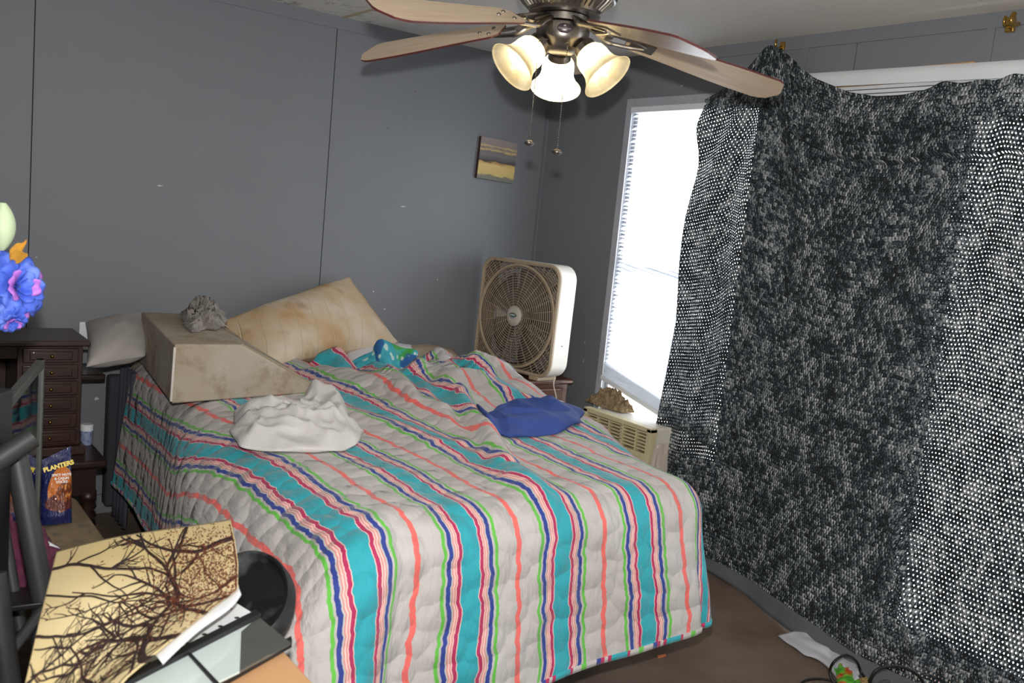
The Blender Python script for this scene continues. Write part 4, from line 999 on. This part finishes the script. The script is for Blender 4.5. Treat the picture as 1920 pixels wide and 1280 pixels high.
# ------------------------------------------------------------------ near table with poster, rack parts and tray
TZ = .66
tb_ = thing('side_table', 'tan laminate table with rounded top nearest the camera', 'table', (-2.665, -2.75, 0))
M_tan = mat('tan_laminate', (196, 150, 108), .4, var=.08)
poly = []
for i in range(72):
    a = 2 * math.pi * i / 72; ca, sa = math.cos(a), math.sin(a); e = 2 / 2.6
    poly.append((-2.640 + .150 * math.copysign(abs(ca) ** e, ca), -2.75 + .60 * math.copysign(abs(sa) ** e, sa), TZ - .022))
mb = MB(); mb.prism(poly, (0, 0, .022)); mb.build('tabletop', M_tan, tb_, bevel=.004)
for x in (-2.73, -2.56):
    for y in (-3.1, -2.42): mb = MB(); mb.tube([(x, y, 0), (x, y, TZ - .022)], .016); mb.build('leg', M_blackm, tb_, smooth='auto')
# poster
def seglerp(T, v):
    for i in range(len(T) - 1):
        if v <= T[i + 1][0]:
            t = (v - T[i][0]) / (T[i + 1][0] - T[i][0]); return (T[i][1] + (T[i + 1][1] - T[i][1]) * t, T[i][2] + (T[i + 1][2] - T[i][2]) * t)
    return T[-1][1:]
LE = [(0, 106, 1034), (.5, 72, 1170), (1, 20, 1400)]
RE = [(0, 432, 968), (.12, 441, 1010), (.25, 447, 1055), (.36, 446, 1105), (.46, 405, 1135), (.62, 335, 1190), (.8, 240, 1270), (1, 130, 1400)]
PZ = .705
def post(u, v, off=0):
    l = seglerp(LE, v); r = seglerp(RE, v)
    x = l[0] + (r[0] - l[0]) * u; y = l[1] + (r[1] - l[1]) * u
    if v < .3: y -= 5 * math.sin(math.pi * u * 1.5) * (1 - v / .3)
    z = PZ + .020 * sm(.6, 1, u) * (1 - sm(.5, 1, v)) + .008 * math.sin(u * 5 + v * 3) + off
    return H(x, y, z)
k = NT('cream_sky_print'); g = k.ramp(k.noise(3, 3), [(.35, (0, 0, 0)), (.65, (1, 1, 1))])
k.l(k.mix(g, s2l((224, 200, 142)), s2l((248, 228, 178))), k.b.inputs['Base Color']); k.b.inputs['Roughness'].default_value = .3; k.b.inputs['Coat Weight'].default_value = .3
M_sky = k.m; M_branch = mat('dark_branch_ink', (52, 36, 34), .4, var=.3); M_leaf = mat('rust_leaf_ink', (122, 62, 40), .4, var=.3, vscale=60); M_paper = mat('white_paper_back', (220, 222, 228), .5)
mb = MB(); mb.grid(post, 110, 110)
mb.cur = 1
rnd = random.Random(12)
def strip(pts, w0, w1):
    n = len(pts); vs = []
    for i, (x, y) in enumerate(pts):
        a = pts[max(0, i - 1)]; b = pts[min(n - 1, i + 1)]; dx, dy = b[0] - a[0], b[1] - a[1]; L = math.hypot(dx, dy) or 1
        w = (w0 + (w1 - w0) * i / (n - 1)) / 2
        for s_ in (-1, 1):
            u = min(.999, max(.001, x - dy / L * w * s_)); v = min(.999, max(.001, y + dx / L * w * s_)); vs.append(post(u, v, .0017))
    mb.add(vs, [(2 * i, 2 * i + 1, 2 * i + 3, 2 * i + 2) for i in range(n - 1)])
leafpts = []
def branch(x, y, a, w, L, depth_):
    pts = [(x, y)]; n = max(4, int(L / .018)); 
    for i in range(n):
        a += rnd.uniform(-.17, .17); x += math.cos(a) * .018; y += math.sin(a) * .018
        if not (0 < x < 1 and 0 < y < 1): break
        pts.append((x, y))
        if depth_ > 0 and rnd.random() < (.17 if depth_ > 1 else .10): branch(x, y, a + rnd.choice((-1, 1)) * rnd.uniform(.45, 1.0), w * .55, L * rnd.uniform(.22, .45), depth_ - 1)
        if depth_ <= 1 and rnd.random() < .10: leafpts.append((x, y))
    if len(pts) > 2: strip(pts, w * 1.25, w * .4)
for x, y, a, w, L in ((1.0, .62, 3.05, .020, 1.0), (1.0, .50, 3.35, .014, .9), (.98, .86, 2.95, .022, .8), (.0, .12, -.05, .016, .9), (1, .72, 3.3, .026, 1.0), (1, .40, 2.95, .018, .9), (.98, .92, 3.5, .018, .8), (.95, .78, 3.9, .012, .6), (.9, .99, 3.7, .012, .6), (0.0, .30, .25, .010, .7), (.99, .10, 3.0, .020, .6), (.0, .55, .0, .010, .8), (.0, .75, -.25, .012, .7), (.75, .0, 1.9, .015, .35), (.3, 1, -1.1, .014, .6), (1, .3, 2.7, .012, .7), (.0, .95, -.35, .013, .6), (.62, 1, -.9, .010, .4)):
    branch(x, y, a, w, L, 3)
mb.cur = 2
def leaf(x, y, s_):
    a = rnd.uniform(0, 3.14); q = [(x + s_ * math.cos(a), y + s_ * math.sin(a)), (x - s_ * .4 * math.sin(a), y + s_ * .4 * math.cos(a)), (x - s_ * math.cos(a), y - s_ * math.sin(a)), (x + s_ * .4 * math.sin(a), y - s_ * .4 * math.cos(a))]
    if all(.002 < u < .998 and .002 < v < .998 for u, v in q): mb.add([post(u, v, .0021) for u, v in q], [(0, 1, 2, 3)])
for x, y in leafpts:
    for _ in range(2): leaf(x + rnd.gauss(0, .012), y + rnd.gauss(0, .012), rnd.uniform(.004, .009))
for _ in range(2300):
    x = min(.99, rnd.gauss(.84, .15)); y = rnd.gauss(.27, .14)
    if 0 < x < 1 and 0 < y < 1: leaf(x, y, rnd.uniform(.003, .008))
mb.cur = 3
T_ = [(450, 1098, 447, 1108), (436, 1112, 434, 1126), (405, 1128, 415, 1142), (360, 1160, 372, 1172), (320, 1195, 335, 1204), (292, 1228, 300, 1238)]
cv = []
for i, (x0, y0, x1, y1) in enumerate(T_):
    cv.append([H(x0 - 3, y0 - 3, PZ + .006), H((x0 + x1) / 2, (y0 + y1) / 2, PZ + .014), H(x1 + 5, y1 + 6, PZ + .012), H(x1 + 4, y1 + 8, PZ + .002)])
f = patch(cv, 10, 30, 0); mb.grid(f, 10, 30)
tag(mb.build('poster', [M_sky, M_branch, M_leaf, M_paper], smooth=True, solid=.0005), 'curled poster of dark tree branches against a cream sky on the tan table', 'poster')
# perforated strip, bar and glass panels of a dismantled shelf
SZ2 = .672
def slab(name, px, z, th, m, parent=None, bev=0):
    mb = MB(); mb.prism([H(x, y, z) for x, y in px], (0, 0, th)); return mb.build(name, m, parent, bevel=bev)
gs = thing('glass_shelf_unit', 'dismantled glass shelf with black edges and a perforated white strip on the table', 'glass shelf', H(420, 1200, SZ2))
M_pale = mat('pale_grey_glass', (196, 208, 206), .12, var=.05, coat=.5)
M_dkg = mat('dark_reflection_glass', (120, 122, 118), .10, .6)
slab('perforated_strip', [(428, 1124), (480, 1156), (200, 1300), (110, 1330)], SZ2, .003, M_white, gs)
for x, y in ((431, 1141), (444, 1158), (413, 1174), (383, 1189), (350, 1206), (316, 1224), (282, 1243), (246, 1262)):
    p = H(x, y, SZ2 + .0032); mb = MB(); mb.lathe([(.0001, .0004), (.0042, .0004)], 14, Matrix.Translation(p), cap=False); mb.build('screw_hole', M_black, gs)
slab('black_bar', [(480, 1152), (489, 1160), (215, 1302), (200, 1294)], SZ2 + .003, .010, M_black, gs, .001)
slab('pale_glass_panel', [(484, 1160), (452, 1188), (449, 1262), (404, 1284), (352, 1229)], SZ2 + .001, .004, M_pale, gs)
slab('dark_reflection_panel', [(484, 1160), (545, 1209), (449, 1262), (452, 1188)], SZ2 + .001, .004, M_dkg, gs)  # dark half of the pane: a reflection put into the glass colour
slab('pale_glass_panel', [(350, 1230), (402, 1286), (390, 1330), (200, 1330), (215, 1302)], SZ2 + .001, .004, M_pale, gs)
slab('edge_trim', [(545, 1206), (547, 1214), (404, 1296), (390, 1290)], SZ2 - .010, .014, M_black, gs, .001)
slab('divider_trim', [(349, 1228), (354, 1226), (412, 1288), (404, 1290)], SZ2 + .002, .006, M_black, gs)
# black oval tray
tcn = H(468, 1117, .63); 
t1 = (H(545, 1178, .625) - H(462, 1042, .66)).normalized(); t2 = (H(420, 1150, .60) - H(500, 1080, .66)); t2 = (t2 - t1 * t2.dot(t1)).normalized()
tn = t1.cross(t2)
if tn.dot(FW) > 0: t2 = -t2; tn = -tn
Mt = Matrix(((t1.x, t2.x, tn.x, tcn.x), (t1.y, t2.y, tn.y, tcn.y), (t1.z, t2.z, tn.z, tcn.z), (0, 0, 0, 1)))
kb = NT('scuffed_black_plastic'); kb.l(kb.mix(kb.ramp(kb.noise(11, 5), [(.55, (0, 0, 0)), (.78, (1, 1, 1))]), s2l((15, 15, 17)), s2l((96, 98, 102))), kb.b.inputs['Base Color']); kb.b.inputs['Roughness'].default_value = .6
r1_ = (H(545, 1178, .625) - H(462, 1042, .66)).length / 2 * 1.0
mb = MB(); mb.lathe([(.0005, -.006), (r1_ * .80, -.006), (r1_ * .86, -.002), (r1_ * .90, .010), (r1_ * .96, .012), (r1_, .004), (r1_, -.012), (.0005, -.018)], 64, Mt @ Matrix.Diagonal((1, .60, 1, 1)), cap=False)
tag(mb.build('oval_tray', [kb.m], smooth='auto'), 'scuffed black oval tray tilted between the poster and the quilt', 'tray')

# ------------------------------------------------------------------ metal chair, maroon cloth, speaker, vase with flowers
def seg(name, parent, pts, r, m=M_blackm, n=16):
    mb = MB(); mb.tube(pts, r, n); return mb.build(name, m, parent, smooth='auto')
ch = thing('metal_chair', 'black metal tube chair frame at the lower left edge', 'chair', dep(60, 1130, 1.8) - Vector((0, 0, dep(60, 1130, 1.8).z)))
pA = dep(28, 842, 1.74); pB = dep(82, 1128, 1.74); 
tt = dep(60, 820, 1.70); t0 = dep(-70, 905, 1.62)
seg('top_rail', ch, bez([t0, t0.lerp(tt, .5), tt], 6), .0205)
g = Vector((pB.x, pB.y, 0)) + (pB - pA) * .0
foot = pB + (pB - pA).normalized() * (pB.z / -((pB - pA).normalized().z)); foot = pB.lerp(Vector((pB.x, pB.y, 0)), 1)
seg('upright', ch, [pA, pB, foot], .0205)
seg('flat_brace', ch, [dep(-5, 925, 1.86), dep(38, 1180, 1.86)], .012)
seg('cross_brace', ch, [dep(92, 1128, 1.74), dep(22, 1218, 1.66), dep(-20, 1262, 1.62)], .011)
b0 = dep(-12, 1075, 1.55); b1 = dep(22, 1330, 1.55); seg('leg', ch, [b0, b1, Vector((b1.x, b1.y, 0))], .020)
b0 = dep(-60, 1000, 1.95); seg('leg', ch, [b0, Vector((b0.x, b0.y, 0))], .016)
mb = MB(); mb.prism([dep(-80, 1120, 1.9), dep(70, 1108, 1.9), dep(80, 1140, 1.72), dep(-80, 1160, 1.68)], (0, 0, .012)); mb.build('seat', M_black, ch, bevel=.003)
M_mar = mat('maroon_cloth', (92, 34, 62), .9, var=.3, vscale=10, bump=.5, bscale=100, bdist=.003)
f = patch([[dep(52, 955, 1.92), dep(72, 985, 1.93), dep(98, 1020, 1.95)], [dep(48, 1000, 1.90), dep(78, 1020, 1.88), dep(106, 1030, 1.93)], [dep(52, 1060, 1.90), dep(82, 1062, 1.87), dep(108, 1046, 1.93)], [dep(60, 1090, 1.91), dep(84, 1092, 1.90), dep(98, 1075, 1.93)]], 24, 24, .010, 5)
mb = MB(); mb.grid(f, 24, 24)
f = patch([[dep(-30, 930, 1.97), dep(10, 960, 1.95), dep(30, 985, 1.96)], [dep(-30, 1030, 1.96), dep(15, 1040, 1.93), dep(50, 1050, 1.95)], [dep(-30, 1120, 1.96), dep(15, 1115, 1.94), dep(60, 1112, 1.95)]], 24, 24, .012, 9)
mb.grid(f, 24, 24); tag(mb.build('maroon_cloth', M_mar, smooth=True, solid=.004), 'maroon cloth draped over the black metal chair', 'cloth')
mb = MB(); f = patch([[dep(82, 1010, 1.90), dep(96, 1018, 1.91), dep(112, 1028, 1.92)], [dep(84, 1022, 1.89), dep(98, 1024, 1.90), dep(110, 1028, 1.92)]], 8, 4, .002); mb.grid(f, 8, 4); tag(mb.build('paper_scrap', M_paper, smooth=True, solid=.001), 'small white paper scrap sticking out above the maroon cloth', 'paper')
# speaker
e = dep(26, 728, 1.70); sz_ = e.z
sr = RT.copy(); sr.z = 0; sr.normalize(); sf = Vector((-sr.y, sr.x, 0))
Mp = Matrix(((sr.x, sf.x, 0, e.x), (sr.y, sf.y, 0, e.y), (0, 0, 1, 0), (0, 0, 0, 1)))
spk = thing('floor_speaker', 'tall black floor speaker cut by the left edge under the flowers', 'speaker', (e.x, e.y, 0))
mb = MB(); mb.box((-.26, -.20, 0), (0, 0, sz_), Mp); mb.build('cabinet', M_black, spk, bevel=.004)
mb = MB(); mb.box((-.245, -.208, .04), (-.015, -.20, sz_ - .02), Mp); mb.build('grille_cloth', mat('black_grille_cloth', (16, 16, 17), .95, bump=.6, bscale=500), spk, bevel=.003)
# vase and flowers
vb_ = Mp @ Vector((-.068, -.07, sz_)); vtop = .10
vs_ = thing('flower_vase', 'black vase with blue and purple artificial flowers at the left edge', 'vase', vb_)
mb = MB(); mb.lathe([(.030, 0), (.034, .01), (.036, .05), (.028, .08), (.022, .095), (.026, .105)], 28, Matrix.Translation(vb_)); mb.build('vase_body', M_black, vs_, smooth=True)
dF = 1.62
M_pet = NT('blue_silk_petal'); g = M_pet.ramp(M_pet.noise(26, 3), [(.52, (0, 0, 0)), (.66, (1, 1, 1))])
M_pet.l(M_pet.mix(g, s2l((66, 96, 204)), s2l((104, 132, 226))), M_pet.b.inputs['Base Color']); M_pet.b.inputs['Roughness'].default_value = .6; M_pet = M_pet.m
M_pur = mat('violet_petal', (176, 110, 206), .6); M_stem = mat('green_stem', (60, 92, 44), .6); M_lime = mat('pale_green_petal', (196, 214, 176), .6, var=.1); M_or = mat('orange_yellow_leaf', (196, 142, 44), .6, var=.3, vscale=30)
def rose(cen, rad, dirv, seed):
    rr = random.Random(seed); mb = MB(); dirv = Vector(dirv).normalized(); M = frame(cen, dirv.cross(Vector((0, 0, 1))), dirv.cross(dirv.cross(Vector((0, 0, 1)))))
    sgn = 1 if (M.to_3x3() @ Vector((0, 0, 1))).dot(dirv) > 0 else -1
    for ring, (n, r0, op, ln) in enumerate(((3, .15, .35, .75), (5, .32, .60, .9), (6, .5, .95, 1.0), (7, .62, 1.35, 1.05))):
        for i in range(n):
            a0 = 2 * math.pi * i / n + ring * .5 + rr.uniform(-.15, .15); wob = rr.uniform(.85, 1.15); wav = rr.uniform(0, 6)
            def g(u, v, a0=a0, r0=r0, op=op, ln=ln, wob=wob, wav=wav, n=n):
                a = a0 + (u - .5) * (2 * math.pi / n) * 1.45 * (.5 + .5 * math.sin(math.pi * min(1, v * .8 + .2)))
                r = rad * r0 * (.3 + v * .7) + rad * ln * wob * .55 * math.sin(op) * v ** 1.3
                z = rad * (.9 * ln * math.cos(op) * v - .35) - rad * .25 * op * v ** 4 + rad * .07 * math.sin(u * 9 + wav) * v
                return M @ Vector((r * math.cos(a), r * math.sin(a), sgn * z))
            mb.cur = 1 if (ring == 1 and i % 2 == 0) or (ring == 3 and i == 2) else 0
            mb.grid(g, 8, 8)
    return mb
f1 = dep(42, 538, dF); f2 = dep(24, 606, dF - .01); f3 = dep(5, 548, dF + .02); f4 = dep(4, 425, dF); f5 = dep(-5, 490, dF)
for c_f, r_, s_, dr_ in ((f1, .052, 1, (.5, -.9, .15)), (f2, .026, 3, (.3, -.8, -.7)), (f3, .045, 5, (-.4, -.9, -.2)), (f5, .032, 8, (.3, -.8, .5))):
    rb_ = rose(c_f, r_, dr_, s_).build('blossom', [M_pet, M_pur], vs_, smooth=True, solid=.0008)
mb = MB()
def budf(u, v):
    a = u * 2 * math.pi; r = .022 * math.sin(math.pi * min(1, v * .93 + .03)) ** .7 * (1 + .06 * math.sin(3 * a)); return f4 + Vector((r * math.cos(a), r * math.sin(a), (v - .5) * .085))
mb.grid(budf, 24, 16); b_ = mb.build('pale_bud', M_lime, vs_, smooth=True); b_['label'] = 'pale green bud'
for pp in ([(18, 478), (30, 470), (42, 462), (50, 450)], [(20, 484), (34, 480), (44, 480), (52, 477)]):
    P_ = [dep(x, y, dF - .01) for x, y in pp]; f = patch([[p - Vector((0, 0, w_)) for p, w_ in zip(P_, (.008, .013, .006, .001))], [p + Vector((0, .004, 0)) for p in P_], [p + Vector((0, 0, w_)) for p, w_ in zip(P_, (.008, .013, .006, .001))]], 10, 6, .001)
    mb = MB(); mb.grid(f, 10, 6); l_ = mb.build('leaf', M_or, vs_, smooth=True, solid=.0006); l_['label'] = 'orange yellow leaf'
mouth = vb_ + Vector((0, 0, .10))
for q_ in (f1, f2, f3, f4, f5):
    mb = MB(); mb.tube(bez([mouth - Vector((0, 0, .06)), mouth + Vector((0, .01, .02)), mouth.lerp(q_, .6) + Vector((0, .015, 0)), q_ + Vector((0, .012, 0))], 8), .0025, 6); mb.build('stem', M_stem, vs_, smooth=True)

# ------------------------------------------------------------------ clutter at lower right
def cable(name, pts, r, lab):
    mb = MB(); mb.tube(bez(pts, 10), r, 8); return tag(mb.build(name, M_black, smooth=True), lab, 'cable', 'black cables by the blanket hem')
F_ = lambda x, y, z=.006: H(x, y, z)
cable('cable', [F_(1590, 1300, .012), F_(1565, 1282, .02), F_(1556, 1258, .05), F_(1566, 1238, .09), F_(1588, 1228, .10), F_(1606, 1240, .06), F_(1616, 1262, .02), F_(1640, 1290, .006)], .0045, 'black cable looping up beside the white plastic sheet')
cable('cable', [F_(1628, 1300, .03), F_(1634, 1268, .09), F_(1652, 1252, .12), F_(1690, 1250, .12), F_(1722, 1266, .10), F_(1742, 1300, .04)], .005, 'black cable forming the wide arch right of the wicker scrap')
cable('cable', [F_(1490, 1300), F_(1505, 1278), F_(1530, 1272), F_(1562, 1276), F_(1600, 1290)], .004, 'thin black cable lying on the carpet left of the plastic sheet')
mb = MB(); f = patch([[F_(1458, 1192, .004), F_(1500, 1182, .03), F_(1520, 1186, .03)], [F_(1500, 1222, .006), F_(1530, 1205, .03), F_(1560, 1212, .03)], [F_(1545, 1245, .006), F_(1575, 1230, .03), F_(1606, 1238, .03)], [F_(1585, 1290, .006), F_(1606, 1275, .03), F_(1612, 1255, .03)]], 24, 30, .008, 2)
mb.grid(f, 24, 30); tag(mb.build('white_plastic_sheet', mat('white_plastic_film', (206, 206, 214), .35, trans=.2), smooth=True, solid=.001), 'crumpled white plastic sheet on the carpet along the grey hem', 'plastic sheet')
k = NT('red_green_wrapper'); vo = k.n('ShaderNodeTexVoronoi'); vo.inputs['Scale'].default_value = 34; k.l(k.co(), vo.inputs[0])
k.l(k.ramp(k.noise(20, 3), [(.4, s2l((196, 56, 34))), (.5, s2l((88, 170, 44))), (.62, s2l((60, 140, 40))), (.7, s2l((210, 150, 50)))]), k.b.inputs['Base Color']); k.b.inputs['Roughness'].default_value = .3
wr = [F_(1564, 1262, .004), F_(1582, 1256, .004), F_(1602, 1275, .004), F_(1618, 1310, .004), F_(1572, 1316, .004)]
tag(cloth('wrapper', wr, .02, .02, k.m, 41, 20), 'crumpled red and green wrapper at the bottom edge', 'wrapper')
k = NT('woven_wicker'); br = k.n('ShaderNodeTexWave', wave_type='RINGS'); br.inputs['Scale'].default_value = 60; br.inputs['Distortion'].default_value = 3; k.l(k.co(), br.inputs[0])
k.l(k.mix(br.outputs['Fac'], s2l((120, 92, 52)), s2l((200, 168, 112))), k.b.inputs['Base Color'])
wr = [F_(1606, 1262, .03), F_(1622, 1258, .03), F_(1648, 1290, .03), F_(1640, 1320, .03), F_(1600, 1320, .03)]
tag(cloth('wicker_scrap', wr, .005, .035, k.m, 51, 16, amp=.2), 'tan woven wicker scrap beside the red and green wrapper', 'wicker piece')
mb = MB(); q_ = F_(1680, 1300, .02)
mb.lathe([(.055, 0), (.062, .004), (.062, .03), (.05, .034), (.046, .03), (.046, .004)], 36, Matrix.Translation((q_.x, q_.y, .0)) @ Matrix.Rotation(.15, 4, 'X'), cap=False); tag(mb.build('grey_lid', mat('grey_plastic_ring', (84, 84, 88), .4), smooth='auto'), 'grey round plastic lid under the arched cable', 'lid')
mb = MB(); mb.box((-.12, -.10, 0), (.12, .10, .06), Matrix.Translation((q_.x + .06, q_.y - .17, 0)) @ Matrix.Rotation(.5, 4, 'Z')); 
tag(mb.build('cardboard_box', mat('red_brown_box', (96, 52, 44), .7), bevel=.002), 'low reddish brown box at the bottom right corner', 'box')
mb = MB(); p = F_(1240, 1229, .004); mb.prism([p + Vector(v) for v in ((-.02, -.004, -.003), (.016, -.006, -.003), (.022, .003, -.003), (-.012, .007, -.003))], (0, 0, .004)); tag(mb.build('orange_crumb', mat('orange_scrap', (200, 110, 70), .8)), 'small orange scrap on the carpet below the quilt hem', 'scrap')
